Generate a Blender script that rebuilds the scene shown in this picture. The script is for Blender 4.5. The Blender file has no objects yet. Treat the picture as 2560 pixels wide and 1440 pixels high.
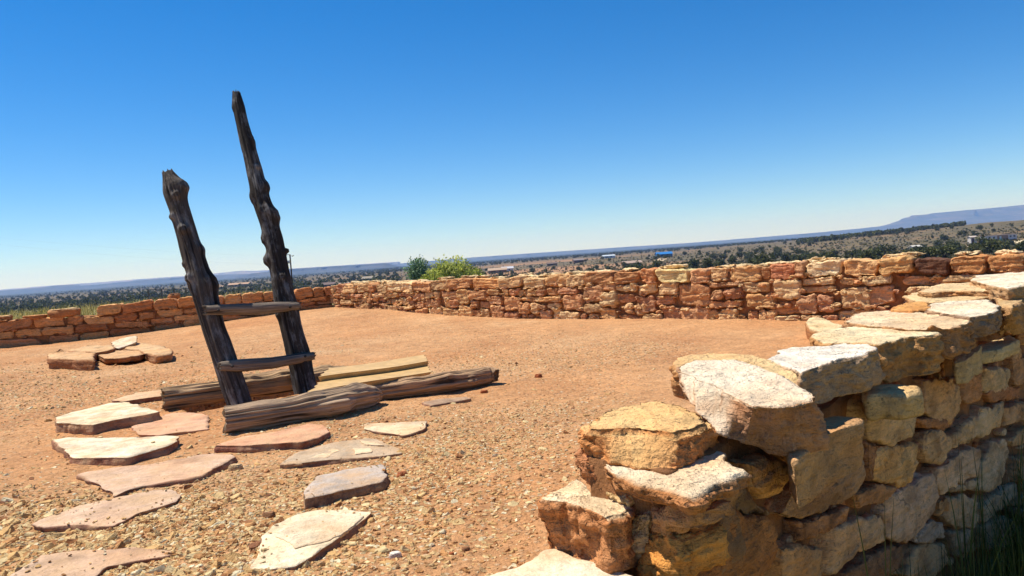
import bpy, math, random
import numpy as np
from mathutils import Vector, Matrix
R = math.radians
rnd = random.Random(7)
rng = np.random.default_rng(7)
S = bpy.context.scene
COLL = S.collection

# ------------------------------------------------------------------ camera
EYE = np.array([0.0, 0.0, 0.85])
FPX = 1930.0                       # focal length in pixels of the 2560 wide photograph
PITCH, ROLL = R(2.31), R(4.12)
r0, u0, fwd = np.array([1, 0, 0.]), np.array([0, math.sin(PITCH), math.cos(PITCH)]), np.array([0, math.cos(PITCH), -math.sin(PITCH)])
rt = math.cos(ROLL) * r0 - math.sin(ROLL) * u0
up = math.sin(ROLL) * r0 + math.cos(ROLL) * u0
cam = bpy.data.cameras.new('camera')
cam.lens = 36 * FPX / 2560
cam.sensor_width = 36
cam.clip_start, cam.clip_end = 0.05, 80000
co = bpy.data.objects.new('camera', cam)
COLL.objects.link(co)
M = Matrix(((rt[0], up[0], -fwd[0], EYE[0]), (rt[1], up[1], -fwd[1], EYE[1]), (rt[2], up[2], -fwd[2], EYE[2]), (0, 0, 0, 1)))
co.matrix_world = M
S.camera = co

# ------------------------------------------------------------------ light
SUN_EL, SUN_AZ = R(62), math.atan2(-0.94, 0.34)        # azimuth from +Y towards +X
sdir = Vector((math.cos(SUN_EL) * math.sin(SUN_AZ), math.cos(SUN_EL) * math.cos(SUN_AZ), math.sin(SUN_EL)))
sl = bpy.data.lights.new('sun', 'SUN')
sl.energy = 4.8
sl.angle = R(0.5)
sl.color = (1.0, 0.96, 0.89)
so = bpy.data.objects.new('sun', sl)
COLL.objects.link(so)
so.rotation_euler = sdir.to_track_quat('Z', 'Y').to_euler()
W = bpy.data.worlds.new('World')
S.world = W
W.use_nodes = True
wn, wl = W.node_tree.nodes, W.node_tree.links
bg = wn['Background']
sky = wn.new('ShaderNodeTexSky')
sky.sky_type = 'NISHITA'
sky.sun_disc = False
sky.sun_elevation = SUN_EL
sky.sun_rotation = SUN_AZ
sky.altitude = 1900
sky.air_density = 1.0
sky.dust_density = 0.1
sky.ozone_density = 2.0
tint = wn.new('ShaderNodeMix')
tint.data_type, tint.blend_type = 'RGBA', 'MULTIPLY'
tint.inputs[0].default_value = 1.0
tint.inputs[7].default_value = (0.87, 0.955, 1.08, 1)
hs = wn.new('ShaderNodeHueSaturation')
hs.inputs['Saturation'].default_value = 1.34
wl.new(sky.outputs[0], tint.inputs[6])
wl.new(tint.outputs[2], hs.inputs['Color'])
wl.new(hs.outputs[0], bg.inputs[0])
bg.inputs[1].default_value = 0.094
S.view_settings.view_transform = 'Standard'
S.view_settings.look = 'None'
S.view_settings.gamma = 1
S.view_settings.exposure = 0.45
S.cycles.volume_bounces = 1

# ------------------------------------------------------------------ helpers
def ray(px, py):
    d = fwd + rt * ((px - 1280) / FPX) + up * ((720 - py) / FPX)
    return d
def at_z(px, py, z):
    d = ray(px, py)
    return EYE + d * ((z - EYE[2]) / d[2])
def at_plane(px, py, P, n):
    d = ray(px, py)
    return EYE + d * (np.dot(np.asarray(P) - EYE, n) / np.dot(d, n))
def at_d(px, py, dist):
    d = ray(px, py)
    return EYE + d * (dist / d[1])
def proj(p):
    d = np.asarray(p, float) - EYE
    w = d @ fwd
    return 1280 + FPX * (d @ rt) / w, 720 - FPX * (d @ up) / w
def unit(v):
    v = np.asarray(v, float)
    return v / np.linalg.norm(v)
def C(r, g, b, k=1.3):
    """albedo of a sunlit surface that the photograph shows as this sRGB colour"""
    f = lambda c: (c / 12.92 if c <= 0.04045 else ((c + 0.055) / 1.055) ** 2.4)
    return np.array([min(0.85, f(x / 255) / k) for x in (r, g, b)])
def _hash(i, j, k, s):
    h = (i * 374761393 + j * 668265263 + k * 2147483647 + s * 1274126177).astype(np.int64) & 0xffffffff
    h = ((h ^ (h >> 13)) * 1274126177) & 0xffffffff
    h = ((h ^ (h >> 16)) * 2246822519) & 0xffffffff
    return ((h ^ (h >> 15)) & 0xffffff) / float(0xffffff) * 2 - 1
def vnoise(P, s=0):
    P = np.asarray(P, float)
    I = np.floor(P).astype(np.int64)
    F = P - I
    F = F * F * F * (F * (F * 6 - 15) + 10)
    i, j, k = I[:, 0], I[:, 1], I[:, 2]
    x, y, z = F[:, 0], F[:, 1], F[:, 2]
    L = lambda a, b, t: a + (b - a) * t
    c = [[[_hash(i + a, j + b, k + d, s) for d in (0, 1)] for b in (0, 1)] for a in (0, 1)]
    q = [[L(c[a][b][0], c[a][b][1], z) for b in (0, 1)] for a in (0, 1)]
    return L(L(q[0][0], q[0][1], y), L(q[1][0], q[1][1], y), x)
def fbm(P, oct=4, s=0, gain=0.5):
    P = np.asarray(P, float)
    t, a, o = np.zeros(len(P)), 1.0, 0.0
    for q in range(oct):
        t += a * vnoise(P * (2 ** q) + 17.3 * q, s + q)
        o += a
        a *= gain
    return t / o
def facet(P, s=0):
    """broken rock: every Voronoi cell is a tilted plane of its own height, so cells meet in steps and edges"""
    P = np.asarray(P, float)
    I = np.floor(P).astype(np.int64)
    best = np.full(len(P), 1e9); val = np.zeros(len(P))
    for a in (-1, 0, 1):
        for b in (-1, 0, 1):
            for c in (-1, 0, 1):
                J = I + [a, b, c]
                h = [_hash(J[:, 0], J[:, 1], J[:, 2], s + 11 * q) for q in range(7)]
                D = P - (J + 0.5 + 0.42 * np.stack(h[:3], 1))
                d2 = (D * D).sum(1)
                m = d2 < best
                best[m] = d2[m]
                v = 0.55 * h[3] + 0.9 * (D[:, 0] * h[4] + D[:, 1] * h[5] + D[:, 2] * h[6])
                val[m] = v[m]
    return val
def link(name, me, parent=None):
    o = bpy.data.objects.new(name, me)
    COLL.objects.link(o)
    if parent: o.parent = parent
    return o
def tag(o, label=None, cat=None, group=None, kind=None):
    if label: o['label'] = label
    if cat: o['category'] = cat
    if group: o['group'] = group
    if kind: o['kind'] = kind
    return o
def empty(name, loc, **kw):
    o = bpy.data.objects.new(name, None)
    o.location = Vector([float(c) for c in loc])
    o.empty_display_size = 0.1
    COLL.objects.link(o)
    return tag(o, **kw)
class MB:
    """collects shapes with a colour per vertex; build() links them as one mesh"""
    def __init__(s): s.v, s.f, s.c, s.g, s.n = [], [], [], [], 0
    def add(s, V, F, col, guv=None):
        V = np.asarray(V, float)
        s.v.append(V)
        s.f += [tuple(int(i) + s.n for i in f) for f in F]
        col = np.asarray(col, float)
        s.c.append(np.tile(col, (len(V), 1)) if col.ndim == 1 else col)
        s.g.append(guv if guv is not None else V)
        s.n += len(V)
    def box(s, cx, cy, cz, hx, hy, hz, col, rz=0.0):
        V = np.array([[x, y, z] for x in (-hx, hx) for y in (-hy, hy) for z in (-hz, hz)], float)
        c, n = math.cos(rz), math.sin(rz)
        V = np.stack([V[:, 0] * c - V[:, 1] * n + cx, V[:, 0] * n + V[:, 1] * c + cy, V[:, 2] + cz], 1)
        s.add(V, [(0, 1, 3, 2), (4, 6, 7, 5), (0, 4, 5, 1), (2, 3, 7, 6), (0, 2, 6, 4), (1, 5, 7, 3)], col)
    def build(s, name, mat, parent=None, smooth=True, local=True, angle=None):
        V = np.concatenate(s.v)
        Cc = np.concatenate(s.c)
        G = np.concatenate(s.g)
        org = np.zeros(3)
        if parent is not None:
            org = np.array(parent.location)
        elif local:
            org = np.array([(V[:, 0].min() + V[:, 0].max()) / 2, (V[:, 1].min() + V[:, 1].max()) / 2, V[:, 2].min()])
        me = bpy.data.meshes.new(name)
        me.from_pydata((V - org).tolist(), [], s.f)
        a = me.color_attributes.new('Col', 'FLOAT_COLOR', 'POINT')
        a.data.foreach_set('color', np.concatenate([Cc, np.ones((len(Cc), 1))], 1).astype(np.float32).ravel())
        a = me.attributes.new('guv', 'FLOAT_VECTOR', 'POINT')
        a.data.foreach_set('vector', G.astype(np.float32).ravel())
        me.materials.append(mat)
        if smooth:
            me.polygons.foreach_set('use_smooth', np.ones(len(me.polygons), bool))
            if angle: me.set_sharp_from_angle(angle=angle)
        me.update()
        o = link(name, me, parent)
        if parent is None: o.location = Vector(org.tolist())
        return o

# ------------------------------------------------------------------ materials
def new_mat(name, rough=0.9):
    m = bpy.data.materials.new(name)
    m.use_nodes = True
    n, l = m.node_tree.nodes, m.node_tree.links
    b = n['Principled BSDF']
    b.inputs['Roughness'].default_value = rough
    b.inputs['Specular IOR Level'].default_value = 0.2
    return m, n, l, b
def N(n, t, **kw):
    x = n.new(t)
    for k, v in kw.items():
        if k in x.inputs: x.inputs[k].default_value = v
        else: setattr(x, k, v)
    return x
def noise(n, l, vec, scale, detail=4, rough=0.55):
    t = N(n, 'ShaderNodeTexNoise', Scale=scale, Detail=detail, Roughness=rough)
    l.new(vec, t.inputs['Vector'])
    return t.outputs['Fac']
def ramp(n, l, src, pts):
    t = n.new('ShaderNodeValToRGB')
    e = t.color_ramp.elements
    while len(e) < len(pts): e.new(0.5)
    for q, (p, c) in zip(e, pts):
        q.position = p
        q.color = (*c, 1) if not isinstance(c, (int, float)) else (c, c, c, 1)
    l.new(src, t.inputs[0])
    return t.outputs[0]
def mixc(n, l, a, b, fac, mode='MIX'):
    t = N(n, 'ShaderNodeMix', data_type='RGBA', blend_type=mode)
    for s, i in ((fac, 0), (a, 6), (b, 7)):
        if isinstance(s, (int, float)): t.inputs[i].default_value = s
        elif isinstance(s, (tuple, list, np.ndarray)): t.inputs[i].default_value = (*[float(q) for q in s], 1)
        else: l.new(s, t.inputs[i])
    return t.outputs[2]
def math_(n, l, op, a, b=None):
    t = N(n, 'ShaderNodeMath', operation=op)
    for i, s in enumerate((a, b)):
        if s is None: continue
        if isinstance(s, (int, float)): t.inputs[i].default_value = s
        else: l.new(s, t.inputs[i])
    return t.outputs[0]
def bump(n, l, b, h, strength, dist, prev=None):
    t = N(n, 'ShaderNodeBump', Strength=strength, Distance=dist)
    l.new(h, t.inputs['Height'])
    if prev: l.new(prev, t.inputs['Normal'])
    l.new(t.outputs[0], b.inputs['Normal'])
    return t.outputs[0]
def attr(n, name, out='Color'):
    t = n.new('ShaderNodeAttribute')
    t.attribute_name = name
    return t.outputs[out]
def scaled(n, l, vec, sc):
    t = n.new('ShaderNodeMapping')
    l.new(vec, t.inputs[0])
    t.inputs['Scale'].default_value = sc
    return t.outputs[0]

def stone_material(name, fine=1.0, bs=1.0, dark=(0.07, 0.045, 0.03), pit=1.0, sat=0.98, val=1.16, dust=None, patina=0.0, hue=0.4985):
    m, n, l, b = new_mat(name, 0.92)
    col = attr(n, 'Col')
    g = attr(n, 'guv', 'Vector')
    hv = n.new('ShaderNodeHueSaturation')
    hv.inputs['Saturation'].default_value = sat
    hv.inputs['Value'].default_value = val
    hv.inputs['Hue'].default_value = hue
    l.new(col, hv.inputs['Color'])
    big = noise(n, l, g, 8 * fine, 6, 0.62)
    c = mixc(n, l, hv.outputs[0], ramp(n, l, big, [(0.25, 0.6), (0.48, 1.0), (0.75, 1.18)]), 0.85, 'MULTIPLY')
    warm = noise(n, l, scaled(n, l, g, (1, 1, 2.2)), 3.3 * fine, 4)
    c = mixc(n, l, c, mixc(n, l, c, (1.0, 0.86, 0.72), 1.0, 'MULTIPLY'), ramp(n, l, warm, [(0.45, 0.0), (0.7, 0.9)]))
    strata = noise(n, l, scaled(n, l, g, (2.2, 2.2, 15)), 4.2 * fine, 5, 0.65)
    c = mixc(n, l, c, ramp(n, l, strata, [(0.3, 0.62), (0.5, 1.0), (0.72, 1.16)]), 0.7, 'MULTIPLY')
    pale = noise(n, l, g, 19 * fine, 5, 0.65)
    c = mixc(n, l, c, mixc(n, l, c, (1.25, 1.25, 1.25), 1.0, 'MULTIPLY'), ramp(n, l, pale, [(0.5, 0.0), (0.7, 0.6)]))
    sp = noise(n, l, g, 48 * fine, 4, 0.75)
    where = noise(n, l, g, 5.5 * fine, 4)
    spm = math_(n, l, 'MULTIPLY', ramp(n, l, sp, [(0.58, 0.0), (0.68, 0.7)]), ramp(n, l, where, [(0.42, 0.15), (0.6, 1.0)]))
    c = mixc(n, l, c, dark, spm)
    cr = N(n, 'ShaderNodeTexVoronoi', feature='DISTANCE_TO_EDGE', Scale=5.5 * fine)
    wv = N(n, 'ShaderNodeVectorMath', operation='ADD')
    nzc = N(n, 'ShaderNodeTexNoise', Scale=9.0 * fine, Detail=4.0)
    l.new(g, nzc.inputs['Vector'])
    sc_ = N(n, 'ShaderNodeVectorMath', operation='SCALE')
    sc_.inputs['Scale'].default_value = 0.22 / fine
    l.new(nzc.outputs['Color'], sc_.inputs[0]); l.new(g, wv.inputs[0]); l.new(sc_.outputs[0], wv.inputs[1])
    l.new(scaled(n, l, wv.outputs[0], (0.6, 0.6, 2.4)), cr.inputs['Vector'])
    crk = math_(n, l, 'MULTIPLY', ramp(n, l, cr.outputs['Distance'], [(0.0, 1.0), (0.022, 0.0)]), ramp(n, l, noise(n, l, g, 4 * fine, 2), [(0.55, 0.0), (0.66, 0.55)]))
    c = mixc(n, l, c, (0.07, 0.045, 0.03), crk)
    if patina:
        c = mixc(n, l, c, mixc(n, l, c, (0.42, 0.38, 0.36), 1.0, 'MULTIPLY'), ramp(n, l, noise(n, l, scaled(n, l, g, (1, 1, 1.6)), 5.0, 5, 0.6), [(0.5, 0.0), (0.63, patina)]))
    grit = noise(n, l, g, 150 * fine, 3, 0.7)
    c = mixc(n, l, c, ramp(n, l, grit, [(0.3, 0.78), (0.5, 1.02), (0.7, 1.15)]), 0.6, 'MULTIPLY')
    if dust is not None:
        c = mixc(n, l, c, mixc(n, l, dust, ramp(n, l, grit, [(0.3, 0.8), (0.7, 1.15)]), 1.0, 'MULTIPLY'), ramp(n, l, noise(n, l, g, 6, 6, 0.7), [(0.46, 0.0), (0.64, 0.75)]))
    l.new(c, b.inputs['Base Color'])
    p = bump(n, l, b, strata, 0.7 * bs, 0.03 / fine)
    p = bump(n, l, b, math_(n, l, 'SUBTRACT', 1.0, crk), 0.6 * bs, 0.02 / fine, p)
    p = bump(n, l, b, noise(n, l, g, 30 * fine, 5, 0.6), 0.9 * bs, 0.022 / fine, p)
    p = bump(n, l, b, math_(n, l, 'SUBTRACT', 1.0, spm), 0.7 * pit * bs, 0.010 / fine, p)
    bump(n, l, b, noise(n, l, g, 120 * fine, 3, 0.6), 0.6 * bs, 0.0035 / fine, p)
    return m
M_STONE = stone_material('sandstone')
M_WALL = stone_material('sandstone_rubble', 1.0, 1.0, sat=0.95, val=1.42, hue=0.507)
M_SLAB = stone_material('flagstone', 1.0, 0.5, (0.16, 0.10, 0.06), 0.4, sat=0.84, val=1.12, hue=0.498, dust=C(220, 178, 132))
M_FACE = stone_material('sandstone_in_wall', 1.0, 1.0, sat=1.0, val=1.6, patina=0.6, hue=0.495)
def mortar_material(name):
    m, n, l, b = new_mat(name, 0.95)
    col = attr(n, 'Col')
    g = attr(n, 'guv', 'Vector')
    c = mixc(n, l, col, ramp(n, l, noise(n, l, g, 9, 6, 0.7), [(0.3, 0.55), (0.7, 1.3)]), 0.9, 'MULTIPLY')
    l.new(c, b.inputs['Base Color'])
    p = bump(n, l, b, noise(n, l, g, 22, 6, 0.75), 0.9, 0.04)
    bump(n, l, b, noise(n, l, g, 90, 4, 0.7), 0.7, 0.008, p)
    return m
M_MORTAR = mortar_material('mud_mortar')
def wood_material(name, crack=0.6, pale=0.0):
    m, n, l, b = new_mat(name, 0.85)
    col = attr(n, 'Col')
    g = attr(n, 'guv', 'Vector')
    gr = noise(n, l, scaled(n, l, g, (110, 110, 3.2)), 1.0, 6, 0.65)
    c = mixc(n, l, col, ramp(n, l, gr, [(0.28, 0.25), (0.46, 0.85), (0.68, 1.4)]), 0.95, 'MULTIPLY')
    c = mixc(n, l, c, ramp(n, l, noise(n, l, g, 6, 4), [(0.3, 0.7), (0.7, 1.2)]), 0.7, 'MULTIPLY')
    if pale:
        c = mixc(n, l, c, mixc(n, l, (0.34, 0.32, 0.30), ramp(n, l, gr, [(0.3, 0.45), (0.7, 1.2)]), 1.0, 'MULTIPLY'), ramp(n, l, noise(n, l, scaled(n, l, g, (14, 14, 5)), 1.0, 5, 0.7), [(0.50, 0.0), (0.66, pale)]))
    ck = noise(n, l, scaled(n, l, g, (34, 34, 1.1)), 1.0, 3, 0.5)
    c = mixc(n, l, c, (0.02, 0.014, 0.01), ramp(n, l, ck, [(0.34, 0.92), (0.42, 0.0)]))
    l.new(c, b.inputs['Base Color'])
    p = bump(n, l, b, ck, crack, 0.03)
    p = bump(n, l, b, gr, 0.9, 0.012, p)
    bump(n, l, b, noise(n, l, g, 30, 4), 0.3, 0.01, p)
    return m
M_WOOD = wood_material('weathered_log_wood')
M_POST = wood_material('dark_post_wood', 0.7, 0.75)
def plain(name, rough=0.8, var=0.25, scale=8, bs=0.15):
    m, n, l, b = new_mat(name, rough)
    g = attr(n, 'guv', 'Vector')
    c = mixc(n, l, attr(n, 'Col'), ramp(n, l, noise(n, l, g, scale, 4), [(0.3, 1 - var), (0.7, 1 + var)]), 1.0, 'MULTIPLY')
    l.new(c, b.inputs['Base Color'])
    bump(n, l, b, noise(n, l, g, scale * 5, 3), bs, 0.01)
    return m
M_PLAIN = plain('painted_surface', 0.7, 0.12, 2)
M_CHIP = plain('gravel_chip', 0.9, 0.3, 40, 0.5)
M_FIBRE = plain('fibreglass_panel', 0.55, 0.18, 14, 0.1)
def leaf_material(name):
    m, n, l, b = new_mat(name, 0.75)
    g = attr(n, 'guv', 'Vector')
    c = mixc(n, l, attr(n, 'Col'), ramp(n, l, noise(n, l, g, 1.7, 3), [(0.3, 0.6), (0.7, 1.4)]), 1.0, 'MULTIPLY')
    l.new(c, b.inputs['Base Color'])
    t = n.new('ShaderNodeBsdfTranslucent')
    l.new(c, t.inputs[0])
    a = N(n, 'ShaderNodeMixShader')
    a.inputs[0].default_value = 0.32
    l.new(b.outputs[0], a.inputs[1])
    l.new(t.outputs[0], a.inputs[2])
    l.new(a.outputs[0], n['Material Output'].inputs[0])
    return m
M_LEAF = leaf_material('foliage')

# ------------------------------------------------------------------ layout of the courtyard
CORNER = np.array([-3.15, 13.5])
def floor2(px, py, z=0.0): return at_z(px, py, z)[:2]
BACK_E = np.array([4.9, 5.85])             # far right end of the back wall (outside the frame)
LEFT_E = np.array([-10.5, 11.3])           # left end of the left wall (outside the frame)
bdir = unit(BACK_E - CORNER)
bnor = np.array([bdir[1], -bdir[0]])
if bnor @ (-CORNER) < 0: bnor = -bnor
ldir = unit(LEFT_E - CORNER)
lnor = np.array([ldir[1], -ldir[0]])
if lnor @ (-CORNER) < 0: lnor = -lnor
RW0 = np.array([0.36, 1.80])               # near corner of the right wall's outer face
RWD = unit(np.array([0.70, 0.714]))
RWN = np.array([RWD[1], -RWD[0]])          # outward, away from the courtyard
PIT = np.array([at_z(640, 1000, 0)[0], at_z(640, 1000, 0)[1]])
def ground_h(X, Y):
    P = np.stack([X, Y, 0 * X], 1)
    h = 0.022 * fbm(P * 0.9, 3, 3) + 0.012 * fbm(P * 5, 4, 5) + 0.004 * fbm(P * 22, 2, 6)
    d2 = (X - CORNER[0]) ** 2 + (Y - CORNER[1]) ** 2
    h += 0.19 * np.exp(-d2 / (2.6 ** 2))
    return h

# ------------------------------------------------------------------ ground sheets
def pit_mask(X, Y):
    a = np.array([0.83, 0.55]); a = a / np.linalg.norm(a); b = np.array([-a[1], a[0]])
    dx, dy = X - PIT_C[0], Y - PIT_C[1]
    ua, ub = dx * a[0] + dy * a[1], dx * b[0] + dy * b[1]
    s = lambda t: np.clip(t, 0, 1)
    return s((0.62 - np.abs(ua)) / 0.05) * s((0.235 - np.abs(ub)) / 0.05)
FLA, FLB = at_z(555, 1082, 0.0), at_z(1240, 962, 0.0)        # front log, ground contact
BLA, BLB = at_z(400, 1030, 0.0), at_z(850, 962, 0.0)         # back log
logdir = unit(FLB[:2] - FLA[:2])
PIT_C = at_z(690, 985, 0.0)[:2]
def courtyard():
    m, n, l, b = new_mat('red_dirt', 0.95)
    g = attr(n, 'guv', 'Vector')
    gr = attr(n, 'Col', 'Fac')
    c1 = ramp(n, l, noise(n, l, g, 1.1, 5), [(0.3, C(212, 150, 98)), (0.52, C(226, 170, 116)), (0.72, C(236, 190, 140))])
    fine = noise(n, l, g, 38, 5, 0.75)
    c1 = mixc(n, l, c1, ramp(n, l, fine, [(0.25, 0.55), (0.5, 1.0), (0.75, 1.35)]), 0.75, 'MULTIPLY')
    v = N(n, 'ShaderNodeTexVoronoi', Scale=42.0)
    l.new(g, v.inputs['Vector'])
    hue = N(n, 'ShaderNodeSeparateColor')
    l.new(v.outputs['Color'], hue.inputs[0])
    pc = ramp(n, l, hue.outputs[0], [(0.0, C(140, 85, 50)), (0.35, C(205, 150, 100)), (0.65, C(225, 180, 130)), (1.0, C(245, 222, 180))])
    pm = math_(n, l, 'MULTIPLY', ramp(n, l, v.outputs['Distance'], [(0.3, 1.0), (0.5, 0.0)]), ramp(n, l, hue.outputs[1], [(0.25, 0.0), (0.32, 1.0)]))
    pm = math_(n, l, 'MULTIPLY', pm, math_(n, l, 'MINIMUM', math_(n, l, 'ADD', math_(n, l, 'MULTIPLY', gr, 2.2), 0.12), 1.0))
    c1 = mixc(n, l, c1, ramp(n, l, noise(n, l, scaled(n, l, g, (1.0, 1.5, 1.0)), 5.0, 6, 0.7), [(0.3, 0.74), (0.5, 1.0), (0.7, 1.14)]), 0.85, 'MULTIPLY')
    c1 = mixc(n, l, c1, mixc(n, l, c1, (1.0, 0.86, 0.74), 1.0, 'MULTIPLY'), ramp(n, l, noise(n, l, g, 0.55, 4), [(0.45, 0.0), (0.62, 0.9)]))
    c1 = mixc(n, l, c1, pc, pm)
    l.new(c1, b.inputs['Base Color'])
    p = bump(n, l, b, noise(n, l, g, 2.6, 3, 0.5), 0.5, 0.10)
    p = bump(n, l, b, noise(n, l, scaled(n, l, g, (1.0, 1.6, 1.0)), 9, 6, 0.65), 0.8, 0.06, p)
    p = bump(n, l, b, math_(n, l, 'MULTIPLY', pm, 1.0), 0.8, 0.012, p)
    bump(n, l, b, noise(n, l, g, 55, 5, 0.75), 0.7, 0.012, p)
    # rows of vertices, dense near the camera
    ys = np.concatenate([np.linspace(0.7, 2.0, 30)[:-1], 2.0 * (18 / 2.0) ** np.linspace(0, 1, 420)])
    V, F = [], []
    nx = 420
    X = np.zeros((len(ys), nx)); Y = np.zeros_like(X)
    for i, y in enumerate(ys):
        # from the left wall out to the middle of the right and back walls
        s_r = (y - RW0[1]) / RWD[1]
        xr = RW0[0] - 0.16 + RWD[0] * s_r
        t = (y - CORNER[1]) / bdir[1]
        xb = CORNER[0] + bdir[0] * t + 0.1
        x1 = min(xr, xb) if y < CORNER[1] else CORNER[0]
        x0 = -min(11.0, 1.2 + y * 1.1) - 0.3
        t = (y - CORNER[1]) / ldir[1]
        if t > 0: x0 = max(x0, CORNER[0] + ldir[0] * t - 0.2)
        if y >= CORNER[1] + 0.1: x0, x1 = CORNER[0] - 0.05, CORNER[0] + 0.05
        if x1 <= x0: x1 = x0 + 0.02
        X[i] = np.linspace(x0, x1, nx); Y[i] = y
    Xf, Yf = X.ravel(), Y.ravel()
    Z = ground_h(Xf, Yf) - 0.42 * pit_mask(Xf, Yf)
    Z = np.where(Yf < 1.5, Z - (1.5 - Yf) * 0.9, Z)
    dens = np.clip(gravel_density(Xf, Yf), 0, 1)
    V = np.stack([Xf, Yf, Z], 1)
    F = [(i * nx + j, i * nx + j + 1, (i + 1) * nx + j + 1, (i + 1) * nx + j) for i in range(len(ys) - 1) for j in range(nx - 1)]
    mb = MB()
    mb.add(V, F, np.stack([dens] * 3, 1))
    tag(mb.build('courtyard_ground', m, local=False), kind='structure')
def gravel_density(X, Y):
    P = np.stack([X, Y, 0 * X], 1)
    base = 0.5 + 0.6 * fbm(P * 0.8, 3, 11)
    near = np.clip((9.5 - Y) / 4.0, 0, 1)
    side = np.clip((0.2 - X + 0.35 * (Y - 2.0)) / 0.9, 0.12, 1)        # barer dirt beside the near wall
    d = np.clip(base, 0.12, 1.2) * (0.34 + 0.52 * near ** 1.2) * side
    return d
courtyard()

# terrain: near apron outside the walls, slope down to the plain, flat to the horizon
def terrain_h(X, Y):
    r = np.hypot(X, Y)
    az = np.degrees(np.arctan2(X, Y))
    base = np.interp(r, [0, 20, 42, 70, 120, 180, 250, 450, 750, 1300, 3000, 60000], [-0.45, -0.45, -0.3, -1.3, -3.4, -5.6, -7.8, -10.4, -10.6, -10.6, -11, -11])
    rb = np.interp(r, [0, 8, 20, 42, 70, 120, 180, 250], [0, -0.2, -0.7, -1.9, -2.3, -1.8, -1.0, -0.2])
    base = base + rb * np.clip((az + 8) / 10, 0, 1)
    right = np.clip((az - 12) / 20, 0, 1) * np.interp(r, [0, 200, 450, 700, 1100, 3000], [0, 0, 0, 10.5, 11.5, 0])
    mid = np.exp(-((az - 8) / 9) ** 2) * np.interp(r, [0, 300, 700, 1500, 2500], [0, 0, 1.5, 3.0, 0])
    P = np.stack([X, Y, 0 * X], 1)
    amp = np.interp(r, [0, 40, 150, 1000, 6000], [0.03, 0.08, 0.7, 1.3, 1.3])
    h = base + right + mid + amp * fbm(P / 45, 4, 21)
    s = (X - RW0[0]) * RWN[0] + (Y - RW0[1]) * RWN[1]        # outer side of the right wall lies lower
    low = np.clip((s + 0.12) / 0.05, 0, 1) * np.clip((14 - r) / 6, 0, 1)
    h = h * (1 - low) + low * (-0.85 + 0.03 * fbm(P * 1.5, 3, 9))
    s2 = (0.9 - Y) / 0.3
    near = np.clip(s2, 0, 1) * np.clip((14 - r) / 6, 0, 1)
    h = h * (1 - near) + near * -0.85
    return h
def terrain():
    m, n, l, b = new_mat('scrubland', 0.95)
    g = attr(n, 'guv', 'Vector')
    soil = ramp(n, l, noise(n, l, g, 0.012, 6, 0.6), [(0.35, C(112, 100, 70)), (0.55, C(130, 110, 76)), (0.7, C(168, 126, 86))])
    scrub = noise(n, l, g, 0.16, 7, 0.75)
    c = mixc(n, l, soil, C(78, 76, 54), ramp(n, l, scrub, [(0.46, 0.0), (0.58, 0.85)]))
    c = mixc(n, l, c, C(180, 164, 130), ramp(n, l, noise(n, l, g, 0.35, 5, 0.7), [(0.62, 0.0), (0.72, 0.7)]))
    # red fields in the middle distance, straw coloured grass close to the site
    zone = attr(n, 'Col')
    zs = N(n, 'ShaderNodeSeparateColor'); l.new(zone, zs.inputs[0])
    c = mixc(n, l, c, mixc(n, l, C(196, 144, 100), C(160, 124, 88), noise(n, l, g, 0.08, 4)), zs.outputs[0])
    c = mixc(n, l, c, mixc(n, l, C(190, 172, 105), C(150, 138, 80), noise(n, l, g, 0.9, 5)), zs.outputs[1])
    c = mixc(n, l, c, mixc(n, l, C(44, 52, 34), C(76, 76, 52), noise(n, l, g, 0.006, 5, 0.7)), zs.outputs[2])
    l.new(c, b.inputs['Base Color'])
    bump(n, l, b, noise(n, l, g, 0.5, 6, 0.7), 0.6, 0.8)
    az = np.radians(np.concatenate([np.linspace(-180, -50, 40)[:-1], np.linspace(-50, 50, 420), np.linspace(50, 180, 40)[1:]]))
    rr = np.concatenate([[0.4], 0.6 * (13400 / 0.6) ** np.linspace(0, 1, 420)])
    A, RR = np.meshgrid(az, rr)
    X, Y = (RR * np.sin(A)).ravel(), (RR * np.cos(A)).ravel()
    Z = terrain_h(X, Y)
    r = np.hypot(X, Y); a = np.degrees(np.arctan2(X, Y))
    P = np.stack([X, Y, 0 * X], 1)
    nz = fbm(P / 140, 4, 31)
    red = np.clip(nz * 3.0 + 0.75, 0, 1) * np.exp(-((a - 3.5) / 8) ** 2) * np.interp(r, [0, 330, 420, 900, 1300], [0, 0, 1, 1, 0])
    straw = np.interp(r, [0, 45, 75, 110], [1, 1, 0.6, 0]) * np.clip((-6 - a) / 6, 0, 1)
    straw = np.maximum(straw, np.interp(r, [0, 12, 16], [1, 1, 0]))
    far = np.interp(r, [0, 1300, 2600], [0, 0, 1])
    nc = len(az)
    F = [(i * nc + j, i * nc + j + 1, (i + 1) * nc + j + 1, (i + 1) * nc + j) for i in range(len(rr) - 1) for j in range(nc - 1)]
    mb = MB()
    mb.add(np.stack([X, Y, Z], 1), F, np.stack([red, straw, far], 1))
    tag(mb.build('terrain', m, local=False), kind='structure')
terrain()

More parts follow.
